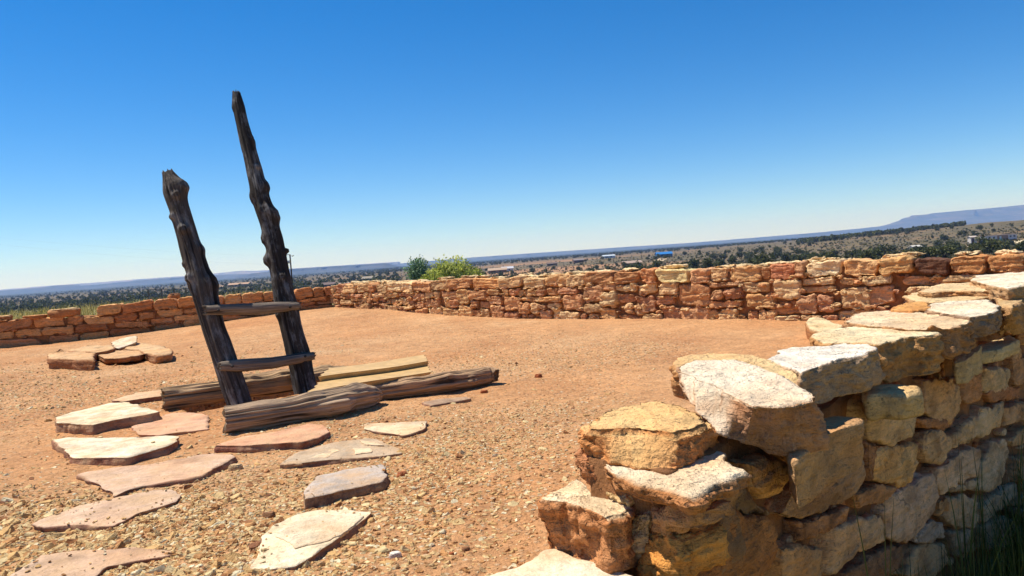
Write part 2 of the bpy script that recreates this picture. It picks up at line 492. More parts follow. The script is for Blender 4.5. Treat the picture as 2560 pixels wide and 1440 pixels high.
# ------------------------------------------------------------------ stones
def resample(P, k):
    P = np.asarray(P, float)
    Q = np.vstack([P, P[:1]])
    d = np.concatenate([[0], np.cumsum(np.linalg.norm(np.diff(Q, axis=0), axis=1))])
    t = np.linspace(0, d[-1], k, endpoint=False)
    return np.stack([np.interp(t, d, Q[:, i]) for i in range(3)], 1)
def paired(P, k):
    """the same number of samples on every edge, so that two outlines with matching corners match all round"""
    P = np.asarray(P, float); Q = np.vstack([P, P[:1]])
    t = np.linspace(0, len(P), k, endpoint=False)
    return np.stack([np.interp(t, range(len(Q)), Q[:, i]) for i in range(3)], 1)
def unit_rows(A): return A / (np.linalg.norm(A, axis=1, keepdims=True) + 1e-9)
def slab(mb, pts, n, t, col, r=0.02, amp=0.01, k=72, taper=0.0, bulge=0.0, seed=0, rag=0.01, rings=8, strata=0.006, chip=0, dome=0.0, smooth_outline=2, top_amp=0.5, fq=9.0, side_col=None, tops=0, fac=0.0, ffq=14.0, bottom=None):
    """a stone: outline pts (3-D, closed) as its face, thickness t along -n, edges rounded by r, surface broken by noise"""
    n = unit(n)
    P = resample(pts, k) if bottom is None else paired(pts, k)
    for _ in range(smooth_outline):
        P = 0.5 * P + 0.25 * (np.roll(P, 1, 0) + np.roll(P, -1, 0))
    c = P.mean(0)
    size = np.linalg.norm(P - c, axis=1).mean()
    # ragged outline
    rad = P - c
    rad -= np.outer(rad @ n, n)
    rl = np.linalg.norm(rad, axis=1, keepdims=True) + 1e-9
    rad = rad / rl
    P = P + rad * (rag * fbm(P * 14 + seed * 3.7, 4, seed)[:, None] * 1.6)
    rel = P - c
    if bottom is not None:          # a second outline for the underside, starting at the same corner
        B = paired(bottom, k)
        cb = B.mean(0)
        for _ in range(2): B = 0.5 * B + 0.25 * (np.roll(B, 1, 0) + np.roll(B, -1, 0))
        B = B + unit_rows(B - cb) * (rag * fbm(B * 14 + seed * 2.1, 4, seed + 5)[:, None] * 1.6)
    V = [c + n * dome]
    lev = [(s, 0.0) for s in (np.linspace(0.08, 0.93, tops) if tops else (0.2, 0.4, 0.58, 0.74, 0.87))]
    e = r / max(size, 1e-6)
    lev += [(1 - e * 0.75, 0.06 * r), (1 - e * 0.3, 0.3 * r), (1 - e * 0.06, 0.65 * r)]
    for q in range(rings + 1):
        f = q / rings
        dep = r + (t - 1.5 * r) * f
        lev.append((1 + bulge * math.sin(math.pi * f) - taper * f, dep))
    lev += [(1 - taper - e * 0.4, t - 0.25 * r), (1 - taper - e, t)]
    depth = []
    for s, dep in lev:
        ring = c + rel * s - n * dep
        if dep <= 0.0: ring = ring + n * dome * (1 - s * s)
        if bottom is not None and dep > 0.65 * r:
            f = min(1.0, (dep - 0.65 * r) / (t - 0.9 * r))
            sb = 1.0 if dep < t - 0.3 * r else (1 - e * 0.4 if dep < t - 0.01 * r else 1 - e)
            Pm, cm = P * (1 - f) + B * f, c * (1 - f) + cb * f
            ring = cm + (Pm - cm) * (sb + bulge * math.sin(math.pi * f))
        V.append(ring)
    Vs = np.vstack([V[0][None]] + V[1:] + [(c - n * t if bottom is None else cb)[None]])
    m = len(lev)
    F = [(0, 1 + j, 1 + (j + 1) % k) for j in range(k)]
    for i in range(m - 1):
        a, b2 = 1 + i * k, 1 + (i + 1) * k
        F += [(a + j, b2 + j, b2 + (j + 1) % k, a + (j + 1) % k) for j in range(k)]
    a, last = 1 + (m - 1) * k, len(Vs) - 1
    F += [(a + j, last, a + (j + 1) % k) for j in range(k)]
    # chip planes: cut shallow facets
    rr = np.random.default_rng(seed + 100)
    if chip:
        cc = c - n * t / 2
        for _ in range(chip):
            d = unit(rr.normal(size=3) - n * 0.25)
            if d @ n > 0.55: continue
            h = (Vs - cc) @ d
            lim = h.max() * rr.uniform(0.8, 0.95)
            ex = np.clip(h - lim, 0, None)
            Vs = Vs - np.outer(ex * 0.85, d)
    # normals
    N_ = np.zeros_like(Vs)
    Fq = np.array([f if len(f) == 4 else (f[0], f[1], f[2], f[2]) for f in F])
    fn = np.cross(Vs[Fq[:, 2]] - Vs[Fq[:, 0]], Vs[Fq[:, 3]] - Vs[Fq[:, 1]])
    tri = Fq[:, 2] == Fq[:, 3]
    fn[tri] = np.cross(Vs[Fq[tri, 1]] - Vs[Fq[tri, 0]], Vs[Fq[tri, 2]] - Vs[Fq[tri, 0]])
    for q in range(4): np.add.at(N_, Fq[:, q], fn)
    N_ /= np.linalg.norm(N_, axis=1, keepdims=True) + 1e-12
    if (N_[0] @ n) < 0:
        N_ = -N_
        F = [tuple(reversed(f)) for f in F]
    S0 = Vs + np.array([seed * 1.37, seed * 0.71, seed * 0.33])
    flat = np.clip(np.abs(N_ @ n), 0, 1)
    a_ = amp * (1 - flat * (1 - top_amp))
    dsp = a_ * (fbm(S0 * fq, 5, 1, 0.55) * 1.3)
    rid = 1 - np.abs(fbm(S0 * fq * 0.8, 4, 40)) * 2.2
    dsp += a_ * 0.5 * (rid - 0.5)
    w = S0.copy(); w[:, :2] *= 2.4; w[:, 2] *= 46
    w[:, 2] += 1.5 * fbm(S0 * 3, 2, 70) + 5 * S0[:, 0] * math.sin(seed) + 5 * S0[:, 1] * math.cos(seed * 1.7)
    horiz = 1 - np.abs(N_[:, 2])
    st = fbm(w, 3, 77)
    dsp += strata * horiz * (0.5 * st + 0.5 * np.tanh(st * 7) * 0.5)
    if fac:
        q_ = S0 + 0.02 * np.stack([fbm(S0 * 12, 2, 3), fbm(S0 * 12, 2, 4), fbm(S0 * 12, 2, 6)], 1)
        ff = facet(q_ * [ffq, ffq, ffq * 1.7], 5) + 0.5 * facet(q_ * [ffq * 2.3, ffq * 2.3, ffq * 4], 6)
        dsp += fac * ff * (1 - flat * (1 - top_amp))
    Vs = Vs + N_ * dsp[:, None]
    cv = np.tile(np.asarray(col, float), (len(Vs), 1))
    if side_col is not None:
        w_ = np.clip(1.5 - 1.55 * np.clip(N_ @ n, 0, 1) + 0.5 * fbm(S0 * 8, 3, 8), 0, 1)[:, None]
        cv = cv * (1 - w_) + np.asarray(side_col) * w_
    cv = cv * (1 + 0.12 * fbm(S0 * 4, 3, 5))[:, None]
    mb.add(Vs, F, cv, S0)
ZUP = np.array([0, 0, 1.0])
def px_top(poly, z):
    """photo outline on a level (or per-corner) height -> 3-D points"""
    return [at_z(p[0], p[1], p[2] if len(p) > 2 else z) for p in poly]
WHITE, CREAM, TAN, YEL = C(240, 226, 204), C(236, 216, 176), C(220, 184, 134), C(230, 196, 130)
PINK, GREY, BROWN, RED = C(222, 182, 140), C(190, 168, 142), C(170, 120, 78), C(190, 112, 66)
ORANGE = C(212, 140, 76)

# flagstones ---------------------------------------------------------------
FL = [
 ('thick cream flagstone with a broken ledge, nearest the back log end', [(140,1042),(180,1030),(233,1018),(277,1006),(322,1006),(397,1028),(353,1038),(290,1048),(255,1056),(232,1062),(140,1056)], 0.052, 0.07, C(240,218,168), C(176,122,72)),
 ('thin tan flagstone showing behind the sawn end of the back log', [(278,1003),(340,985),(400,977),(438,978),(405,992),(360,998),(310,1006)], 0.04, 0.06, C(222,176,120), C(150,90,55)),
 ('pink flagstone flush with the soil between thick cream slab and front log', [(328,1062),(385,1043),(430,1028),(475,1027),(522,1036),(524,1068),(450,1076),(390,1084),(345,1082)], 0.012, 0.05, C(220,160,110), C(190,122,75)),
 ('thick cream flagstone with a crumbling dirt edge, second in the left column', [(135,1096),(160,1092),(290,1090),(442,1085),(445,1099),(412,1112),(377,1122),(340,1134),(323,1140),(187,1141),(162,1124)], 0.04, 0.06, C(242,222,176), C(160,100,58)),
 ('long pink tapering flagstone below the crumbling cream one', [(192,1182),(280,1168),(380,1156),(500,1134),(580,1132),(593,1139),(560,1158),(527,1172),(497,1188),(433,1199),(370,1210),(320,1222),(287,1237),(240,1205)], 0.018, 0.05, C(216,172,128), C(150,95,60)),
 ('curved pink flagstone with a pointed tip at its near edge', [(72,1307),(130,1285),(200,1260),(290,1240),(377,1222),(430,1218),(453,1236),(443,1248),(400,1262),(350,1276),(307,1299),(283,1311),(233,1309),(160,1310),(110,1312)], 0.016, 0.05, C(214,172,128), C(140,88,55)),
 ('large dusty pink flagstone cut by the lower edge, two pebbles on it', [(15,1446),(60,1415),(80,1403),(97,1383),(217,1373),(333,1365),(377,1368),(427,1373),(427,1385),(350,1397),(263,1413),(250,1433),(200,1475),(0,1475)], 0.014, 0.05, C(212,170,126), C(140,90,58)),
 ('reddish pink flagstone lying against the foot of the front log', [(538,1113),(600,1091),(690,1078),(780,1056),(810,1062),(828,1077),(790,1094),(755,1104),(690,1107),(620,1113)], 0.03, 0.05, C(216,156,104), C(150,86,50)),
 ('small cream flagstone with straight far edge, apart in the gravel', [(908,1062),(985,1059),(1067,1055),(1062,1074),(1027,1087),(1007,1091),(955,1083),(910,1075)], 0.014, 0.05, C(228,198,148), C(140,92,60)),
 ('grey flagstone flaking in pale patches, below the reddish one', [(697,1158),(725,1138),(747,1127),(833,1103),(920,1092),(957,1100),(1000,1122),(1008,1130),(950,1137),(867,1144),(800,1151),(733,1157)], 0.016, 0.05, C(196,168,128), C(140,92,60)),
 ('smooth dark grey flagstone standing proud of the gravel', [(757,1242),(762,1222),(767,1207),(793,1183),(850,1170),(900,1160),(955,1154),(967,1160),(963,1186),(947,1199),(900,1211),(860,1219),(800,1233)], 0.035, 0.06, C(188,168,146), C(110,80,58)),
 ('large cream flagstone with a crack across it, nearest in right column', [(620,1413),(640,1380),(650,1360),(657,1330),(683,1307),(740,1277),(800,1267),(860,1268),(930,1272),(900,1297),(867,1323),(830,1347),(795,1370),(760,1393),(737,1407),(680,1412)], 0.018, 0.05, C(238,214,164), C(160,110,70)),
 ('faint grey flagstone half buried right of the front log', [(1055,1004),(1100,995),(1165,990),(1180,994),(1130,1003),(1075,1012)], 0.012, 0.04, C(176,138,98), C(150,100,66)),
]
flag_polys, flag_z = [], []
for i, (lab, poly, z, t, col, sc) in enumerate(FL):
    pts = px_top(poly, z)
    pts = np.array(pts)
    zz = ground_h(pts[:, 0], pts[:, 1]).mean()
    pts[:, 2] += zz
    flag_polys.append(pts[:, :2])
    flag_z.append(z + zz)
    mb = MB()
    slab(mb, pts, ZUP, t, col, r=0.005, amp=0.016 if 'crumbl' in lab or 'ledge' in lab else 0.007, k=160, seed=i + 1, rag=0.012, rings=5, strata=0.010, top_amp=0.22, smooth_outline=1, side_col=sc, taper=-0.02)
    tag(mb.build('flagstone', M_SLAB), lab, 'flagstone', 'flagstones set in the courtyard gravel')

def flake(poly, z, t, col, seed):
    mb = MB()
    pts = np.array(px_top(poly, z)); pts[:, 2] += float(ground_h(pts[:, 0], pts[:, 1]).mean())
    slab(mb, pts, ZUP, t, col, r=0.002, amp=0.003, k=90, seed=seed, rag=0.012, rings=3, strata=0.0, top_amp=0.5, smooth_outline=0)
    return mb
cracked = [o for o in COLL.objects if o.get('label', '').startswith('large cream flagstone with a crack')][0]
fk = flake([(690,1330),(740,1290),(800,1276),(905,1282),(885,1300),(862,1318),(820,1340),(770,1350),(738,1360),(722,1346)], .025, .012, C(226,202,156), 770).build('raised_layer', M_SLAB, cracked)
grey = [o for o in COLL.objects if o.get('label', '').startswith('grey flagstone flaking')][0]
for poly in ([(775,1140),(830,1118),(850,1122),(815,1140)], [(880,1118),(925,1118),(930,1128),(890,1132)], [(705,1152),(760,1140),(785,1146),(745,1155)], [(900,1100),(945,1106),(960,1112),(915,1112)]):
    flake(poly, .020, .008, C(232,200,148), 780).build('raised_layer', M_SLAB, grey)
# gravel -------------------------------------------------------------------
def inside(poly, x, y):
    j, w = len(poly) - 1, np.zeros(len(x), bool)
    for i in range(len(poly)):
        xi, yi, xj, yj = poly[i][0], poly[i][1], poly[j][0], poly[j][1]
        cr = ((yi > y) != (yj > y)) & (x < (xj - xi) * (y - yi) / (yj - yi + 1e-12) + xi)
        w ^= cr
        j = i
    return w
def gravel():
    pal = np.array([C(232,202,146), C(228,190,130), C(218,172,110), C(202,146,90), C(176,118,72), C(240,220,176), C(214,176,124), C(148,98,64)])
    pw = np.array([.17, .24, .22, .16, .06, .08, .06, .01])
    mb = MB()
    base = np.array([[math.cos(a), math.sin(a)] for a in np.linspace(0, 2 * math.pi, 7)[:-1]])
    made = 0
    cand = 150000
    d = 2.0 * (9.5 / 2.0) ** rng.random(cand)
    px = rng.uniform(-60, 2100, cand)
    X = (px - 1280) / FPX * d * 1.02
    Y = d
    keep = rng.random(cand) < np.clip(gravel_density(X, Y) * 1.15, 0, 1) ** 1.4
    keep &= ((X - RW0[0]) * RWN[0] + (Y - RW0[1]) * RWN[1]) < -0.42
    keep &= pit_mask(X, Y) < 0.02
    lift = np.zeros(cand)
    for p, zt_ in zip(flag_polys, flag_z):
        ins = inside(p.mean(0) + (p - p.mean(0)) * 0.95, X, Y)
        rim = ins & ~inside(p.mean(0) + (p - p.mean(0)) * 0.8, X, Y)
        keep &= ~(ins & (rng.random(cand) < np.where(rim, 0.88, 0.975)))
        lift[ins] = zt_ + 0.003
    X, Y, lift = X[keep], Y[keep], lift[keep]
    Z = np.where(lift > 0, lift, ground_h(X, Y))
    sz = 0.0045 + 0.0085 * rng.random(len(X)) ** 1.7
    big = rng.random(len(X)) < np.interp(X / Y, [-0.6, -0.2, 0.2], [0.10, 0.06, 0.03])
    sz[big] *= rng.uniform(1.5, 2.5, big.sum())
    sz *= np.where(lift > 0, 0.55, 1.0)
    sz *= np.interp(Y, [2, 3, 4.5, 9], [1.15, 1.0, 0.8, 0.95]) * np.interp(X / Y, [-0.6, -0.15, 0.2], [1.15, 0.95, 0.8])
    col = pal[rng.choice(len(pal), len(X), p=pw)] * rng.uniform(0.85, 1.1, (len(X), 1))
    for i in range(len(X)):
        q = rng.uniform(0.65, 1.25, 6)[:, None] * base
        el = rng.uniform(0.45, 0.85)
        a = rng.uniform(0, 6.28)
        q = q * [1, el]
        rot = np.array([[math.cos(a), math.sin(a)], [-math.sin(a), math.cos(a)]])
        th = rng.uniform(0.1, 0.34)
        tilt = rng.normal(0, 0.22, 2)
        top = (q * 0.72) @ rot
        bot = q @ rot
        s = sz[i]
        V = np.concatenate([np.c_[bot, np.full(6, -0.15)], np.c_[bot * 0.97, np.full(6, th * 0.55)], np.c_[top, th + top @ tilt + rng.uniform(-.06, .06, 6)]]) * s
        V[:, 2] += (V[:, :2] @ tilt) * 0.5
        V += [X[i], Y[i], Z[i]]
        F = [(0 + j, (j + 1) % 6, 6 + (j + 1) % 6, 6 + j) for j in range(6)] + [(6 + j, 6 + (j + 1) % 6, 12 + (j + 1) % 6, 12 + j) for j in range(6)] + [(12, 13, 14, 15, 16, 17)]
        mb.add(V, F, col[i])
    print('gravel chips', len(X))
    tag(mb.build('gravel', M_CHIP, smooth=False, local=False), kind='stuff')
gravel()
def loose_stones():
    """fist sized rubble that can be told apart"""
    spots = [(1005,1187,26,RED,'dark red loose rock right of the dark grey flagstone'), (672,1282,30,BROWN,'brown loose rock beside the large cracked cream flagstone'),
             (1165,1362,22,BROWN,'rusty loose rock in bare dirt left of the near wall'), (1128,1374,16,RED,'small red loose rock in bare dirt by the rusty one'), (1345,941,20,RED,'dark loose pebble out in open dirt beyond the yellow capstone'),
             (1445,786,44,CREAM,'pale loose stone at the foot of the back wall'), (590,1168,34,TAN,'round tan loose rock at the tip of the long pink flagstone'),
             (985,1385,34,WHITE,'pale loose rock at the lower edge below the cracked flagstone'), (878,1308,30,BROWN,'brown stone wedged against the edge of the cracked cream flagstone'),
             (1210,1010-30,18,RED,'small loose stone tucked under the tip of the front log')]
    for i, (px, py, w, col, lab) in enumerate(spots):
        p = at_z(px, py, 0.0)
        s = w * p[1] / FPX
        a = np.linspace(0, 6.28, 8)[:-1]
        rr = np.random.default_rng(i)
        rad = s * 0.55 * rr.uniform(0.75, 1.15, 7)
        z0 = float(ground_h(p[:1], p[1:2])[0])
        pts = [(p[0] + q * math.cos(t), p[1] + 0.7 * q * math.sin(t), z0 + s * 0.38) for q, t in zip(rad, a)]
        mb = MB()
        slab(mb, pts, ZUP, s * 0.45, col, r=s * 0.15, amp=s * 0.12, k=28, seed=300 + i, rag=s * 0.08, rings=4, strata=0.002, fq=2.2 / s * 0.6, taper=-0.1, chip=4)
        tag(mb.build('loose_rock', M_STONE), lab, 'rock', 'loose rocks on the courtyard dirt')
loose_stones()

# rock cluster -------------------------------------------------------------
CL = [
 ('blocky brown rock at the near left of the low rock cluster', [(117,886),(150,879),(236,880),(234,900),(160,897),(122,897)], 0.11, 0.13, C(224,180,128), C(176,120,76), 0.03),
 ('flat slab at the back of the low rock cluster', [(165,878),(215,864),(278,862),(286,872),(230,882)], 0.11, 0.10, C(224,182,130), C(170,114,72), 0.015),
 ('flat tan slab in front of the low rock cluster, overhanging its shadow', [(236,884),(290,876),(350,876),(362,884),(330,893),(262,896)], 0.075, 0.06, C(222,176,124), C(176,120,76), 0.012),
 ('rounded tan rock at the right end of the low rock cluster', [(310,872),(325,859),(352,857),(395,863),(430,872),(433,882),(395,888),(362,882),(345,874)], 0.09, 0.11, C(226,184,132), C(200,146,98), 0.03),
 ('small pale slab propped up at a tilt on the low rock cluster', [(279,856,.13),(300,846,.16),(341,838,.20),(345,853,.14),(318,864,.11),(288,874,.085)], 0.2, 0.04, C(236,212,176), C(210,170,120), 0.012),
]
for i, (lab, poly, z, t, col, sc, r) in enumerate(CL):
    mb = MB()
    slab(mb, px_top(poly, z), ZUP, t, col, r=r, amp=0.02, k=72, seed=40 + i, rag=0.02, rings=6, strata=0.012, side_col=sc, taper=0.04, chip=3, smooth_outline=1, fq=5)
    tag(mb.build('rock', M_STONE), lab, 'rock', 'low cluster of rocks left of the ladder')

# ------------------------------------------------------------------ logs and ladder
def tube(mb, path, rad, col, segs=40, steps=160, seed=0, groove=0.05, knots=(), flat=1.0, ends=True, cone=(0.0, 0.0), lump=0.12):
    """a weathered pole along path (3-D points) with radii rad at the same points; knots = (t, angle, size, height)"""
    path = np.asarray(path, float)
    d = np.concatenate([[0], np.cumsum(np.linalg.norm(np.diff(path, axis=0), axis=1))])
    L = d[-1]
    t = np.linspace(0, L, steps)
    # smooth interpolation
    def sm(vals):
        v = np.stack([np.interp(t, d, vals[:, q]) for q in range(vals.shape[1])], 1)
        for _ in range(int(steps * 0.06)):
            v[1:-1] = 0.5 * v[1:-1] + 0.25 * (v[:-2] + v[2:])
        return v
    P = sm(path)
    r = sm(np.asarray(rad, float)[:, None])[:, 0]
    T = np.gradient(P, axis=0); T /= np.linalg.norm(T, axis=1, keepdims=True)
    ref = np.array([0, 0, 1.0]) if abs(T[0, 2]) < 0.7 else np.array([0, -1.0, 0])
    U = ref - (T @ ref)[:, None] * T; U /= np.linalg.norm(U, axis=1, keepdims=True)
    Wv = np.cross(T, U)
    a = np.linspace(0, 2 * math.pi, segs, endpoint=False)
    ca, sa = np.cos(a), np.sin(a)
    tt, aa = np.repeat(t, segs), np.tile(a, steps)
    cyl = np.stack([np.cos(aa) * 2.2, np.sin(aa) * 2.2, tt * 3.0], 1) + seed * 5.1
    grain = np.stack([np.cos(aa) * 6.5, np.sin(aa) * 6.5, tt * 1.1], 1) + seed * 3.3
    fine = np.stack([np.cos(aa) * 14, np.sin(aa) * 14, tt * 2.0], 1) + seed
    k = 1 + lump * fbm(cyl, 3, seed) - groove * np.clip(fbm(grain, 3, seed + 1) * 2.2, -0.3, 1) - groove * 0.35 * fbm(fine, 2, seed + 2)
    kn = np.zeros_like(k)
    for (kt, ka, ks, kh) in knots:
        rr_ = np.repeat(r, segs)
        da = (aa - ka + math.pi) % (2 * math.pi) - math.pi
        dd = np.sqrt((tt - kt * L) ** 2 + (da * rr_) ** 2) / ks
        bumpv = np.exp(-dd ** 2 * 1.3) * kh
        bumpv -= 0.45 * kh * np.exp(-(dd / 0.38) ** 2)
        kn += bumpv
    rv = np.repeat(r, segs) * k + kn
    V = np.repeat(P, segs, 0) + np.repeat(U, segs, 0) * (np.tile(ca, steps) * rv)[:, None] + np.repeat(Wv, segs, 0) * (np.tile(sa, steps) * rv * flat)[:, None]
    # splintered ends
    en = np.zeros(len(V))
    hs_ = vnoise(np.stack([np.cos(aa) * 5, np.sin(aa) * 5, 0 * aa + seed], 1), 9)
    first, lastm = np.arange(len(V)) < segs, np.arange(len(V)) >= len(V) - segs
    V[first] -= T[0] * (hs_[first] * r[0] * (0.25 + cone[0]))[:, None]
    V[lastm] += T[-1] * (hs_[lastm] * r[-1] * (0.25 + cone[1]))[:, None]
    F = [(i * segs + j, i * segs + (j + 1) % segs, (i + 1) * segs + (j + 1) % segs, (i + 1) * segs + j) for i in range(steps - 1) for j in range(segs)]
    guv = np.stack([np.cos(aa) * np.repeat(r, segs), np.sin(aa) * np.repeat(r, segs), tt], 1) + seed * 0.37
    cv = np.tile(np.asarray(col, float), (len(V), 1)) * (1 + 0.2 * fbm(cyl, 3, seed + 4))[:, None]
    caps_v, caps_f, base = [], [], len(V)
    for q, (idx, sgn) in enumerate(((0, -1), (steps - 1, 1))):
        ring = np.arange(idx * segs, (idx + 1) * segs)
        rg = P[idx] + (V[ring] - P[idx]) * 0.55 + T[idx] * sgn * r[idx] * rng.uniform(-0.35, 0.1, segs)[:, None]
        ce = P[idx] - T[idx] * sgn * r[idx] * 0.15
        b0 = base + len(caps_v)
        caps_v += list(rg) + [ce]
        for j in range(segs):
            x, y = ring[j], ring[(j + 1) % segs]
            f1 = (x, y, b0 + (j + 1) % segs, b0 + j)
            f2 = (b0 + j, b0 + (j + 1) % segs, b0 + segs)
            caps_f += [f1, f2] if sgn > 0 else [f1[::-1], f2[::-1]]
    V = np.vstack([V, caps_v])
    cv = np.vstack([cv, np.tile(np.asarray(col) * 0.75, (len(caps_v), 1))])
    guv = np.vstack([guv, np.array(caps_v) * [1, 1, 0.02]])
    mb.add(V, F + caps_f, cv, guv)

LOGC = C(206, 168, 126)
def lie(px, py, r, sink=0.0): 
    """centre of a log resting on the ground whose lower edge the photo shows at px, py"""
    p = at_z(px, py, 0.0)
    p = p + np.array([0.1 * r, 0.45 * r, 0])
    p[2] = r - sink
    return p
fl = [lie(556, 1088, .074), lie(640, 1076, .074), lie(740, 1060, .076), lie(830, 1046, .082), lie(890, 1030, .074), lie(925, 1020, .068), lie(944, 1014, .055)]
mb = MB()
tube(mb, fl, [.070, .066, .070, .078, .070, .062, .038], C(196, 164, 130), 96, 340, seed=3, groove=0.17, lump=0.2,
     knots=[(0.50, 1.35, .09, .03), (0.60, 1.75, .06, .04), (0.66, 1.4, .06, .045), (0.80, 0.5, .08, .035), (0.2, 1.0, .1, .015)])
tag(mb.build('log', M_WOOD), 'thick gnarled grey log with a sawn cracked end at the near edge of the hatch', 'log')
f2 = [lie(860, 1016, .06), lie(950, 1004, .058), lie(1040, 992, .06), lie(1095, 984, .066), lie(1150, 974, .060), lie(1200, 966, .058, -.004), lie(1226, 962, .052, -.012), lie(1242, 962, .046, -0.016)]
mb = MB()
tube(mb, f2, [.05, .055, .058, .066, .06, .058, .052, .04], C(200, 160, 120), 88, 320, seed=5, groove=0.13, lump=0.2,
     knots=[(0.63, 1.3, .045, .035), (0.80, 1.6, .035, .026), (0.4, 0.3, .07, .02), (0.92, 0.6, .05, .015)])
tag(mb.build('log', M_WOOD), 'thinner knotty log reaching right past the hatch cover, tip off the ground', 'log')
bl = [lie(402, 1028, .075), lie(560, 1005, .075), lie(700, 985, .08), lie(850, 962, .07), lie(960, 945, .05)]
mb = MB()
tube(mb, bl, [.075, .073, .08, .066, .045], LOGC, 72, 300, seed=8, groove=0.16, lump=0.2, knots=[(0.35, 0.5, .07, .035), (0.5, 0.9, .06, .03), (0.7, 0.4, .06, .025)])
tag(mb.build('log', M_WOOD), 'split grey log on the far side of the hatch behind the ladder posts', 'log')

# ladder plane: rungs run along logdir, the ladder leans away at right angles to them
perp = np.array([-logdir[1], logdir[0]])
LB = at_z(600, 1012, 0.0)                          # where the left post passes ground level
LB = np.array([LB[0], LB[1], 0.0])
lean = unit(np.array([perp[0] * 0.33, perp[1] * 0.33, 1.0]))
ladn = unit(np.cross(np.array([logdir[0], logdir[1], 0]), lean))
def lad(px, py): return at_plane(px, py, LB, ladn)
def lrad(px, py, w): return w * 0.5 * np.dot(lad(px, py) - EYE, fwd) / FPX
pl = [(613,1060,62), (597,1000,62), (562,900,60), (535,820,58), (508,725,62), (487,650,56), (468,585,50), (448,520,46), (434,475,52), (425,446,38), (418,431,28)]
pr = [(778,1040,58), (768,985,58), (750,900,58), (727,810,54), (709,730,52), (697,660,48), (685,600,46), (666,540,46), (650,490,44), (634,420,38), (620,365,36), (606,310,32), (596,262,30), (591,232,20)]
LADC = C(100, 88, 78)
ladder = empty('ladder', LB, label='weathered wooden pole ladder of two dark posts rising from the hatch', cat='ladder')
lm = lambda arr: ([lad(a, b) for a, b, w in arr], [lrad(a, b, w * 0.93) for a, b, w in arr])
P_, r_ = lm(pl)
mb = MB()
tube(mb, P_, r_, LADC, 72, 420, seed=12, groove=0.10, lump=0.18, knots=[(0.93, 1.5, .06, .05), (0.89, 0.5, .03, .03), (0.82, 5.5, .025, .025), (0.755, 0.2, .035, .035), (0.67, 1.5, .04, .022), (0.57, 5.7, .035, .035), (0.535, 1.5, .07, .035), (0.55, 4.7, .05, .02), (0.40, 0.5, .025, .015), (0.63, 5.2, .02, .015)], cone=(0, 0.2))
tag(mb.build('post', M_POST, ladder), 'shorter left post with bulging knots')
P_, r_ = lm(pr)
mb = MB()
tube(mb, P_, r_, C(76, 66, 58), 72, 520, seed=15, groove=0.13, lump=0.24, knots=[(0.95, 4.7, .03, .015), (0.835, 1.5, .04, .018), (0.746, 0.9, .02, .022), (0.66, 4.7, .05, .024), (0.685, 1.5, .05, .03), (0.59, 1.5, .06, .036), (0.53, 4.7, .05, .034), (0.465, 4.7, .05, .05), (0.478, 1.5, .02, .045), (0.40, 0.4, .03, .022), (0.61, 0.3, .05, .02), (0.3, 5.4, .03, .02)], cone=(0, 0.5))
tag(mb.build('post', M_POST, ladder), 'taller right post with a split tip')
for q, (arr, s) in enumerate((([(514,776,24), (560,774,28), (640,772,30), (700,768,26), (748,765,18)], 21), ([(549,916,22), (600,914,30), (680,908,30), (740,897,26), (785,889,20)], 25))):
    off = -ladn * 0.075 if (-ladn) @ np.array([0, -1, 0]) > 0 else ladn * 0.075
    Pn = [at_plane(a, b, LB + off, ladn) for a, b, w in arr]
    rn = [w * 0.5 * np.dot(p - EYE, fwd) / FPX for p, (a, b, w) in zip(Pn, arr)]
    mb = MB()
    tube(mb, Pn, rn, C(150, 132, 114), 32, 140, seed=s, groove=0.1, lump=0.14, cone=(0.8, 0.8), knots=[(0.12, 4.6, .02, .006), (0.9, 4.6, .02, .006)])
    rung = mb.build('rung', M_WOOD, ladder)
    for (a, b) in ((arr[0][0] + 32, arr[0][1] + 0), (arr[-1][0] - 22, arr[-1][1] + 2)):
        c = at_plane(a, b, LB + off * (1 + 0.034 / 0.075), ladn)
        ax = unit(off)
        e1 = unit(np.cross(ax, [0, 0, 1])); e2 = np.cross(ax, e1)
        V = []
        for dd, rr_ in ((-0.02, .009), (0.004, .009), (0.007, .006)):
            V += [c + ax * dd + rr_ * (math.cos(t) * e1 + math.sin(t) * e2) for t in np.linspace(0, 6.283, 13)[:-1]]
        F = [(i * 12 + j, i * 12 + (j + 1) % 12, (i + 1) * 12 + (j + 1) % 12, (i + 1) * 12 + j) for i in range(2) for j in range(12)] + [tuple(range(24, 36))]
        mb = MB(); mb.add(V, F, C(70, 62, 56))
        b_ = mb.build('bolt', M_PLAIN, ladder)
        b_.parent = rung
        b_.matrix_parent_inverse = Matrix.Identity(4)

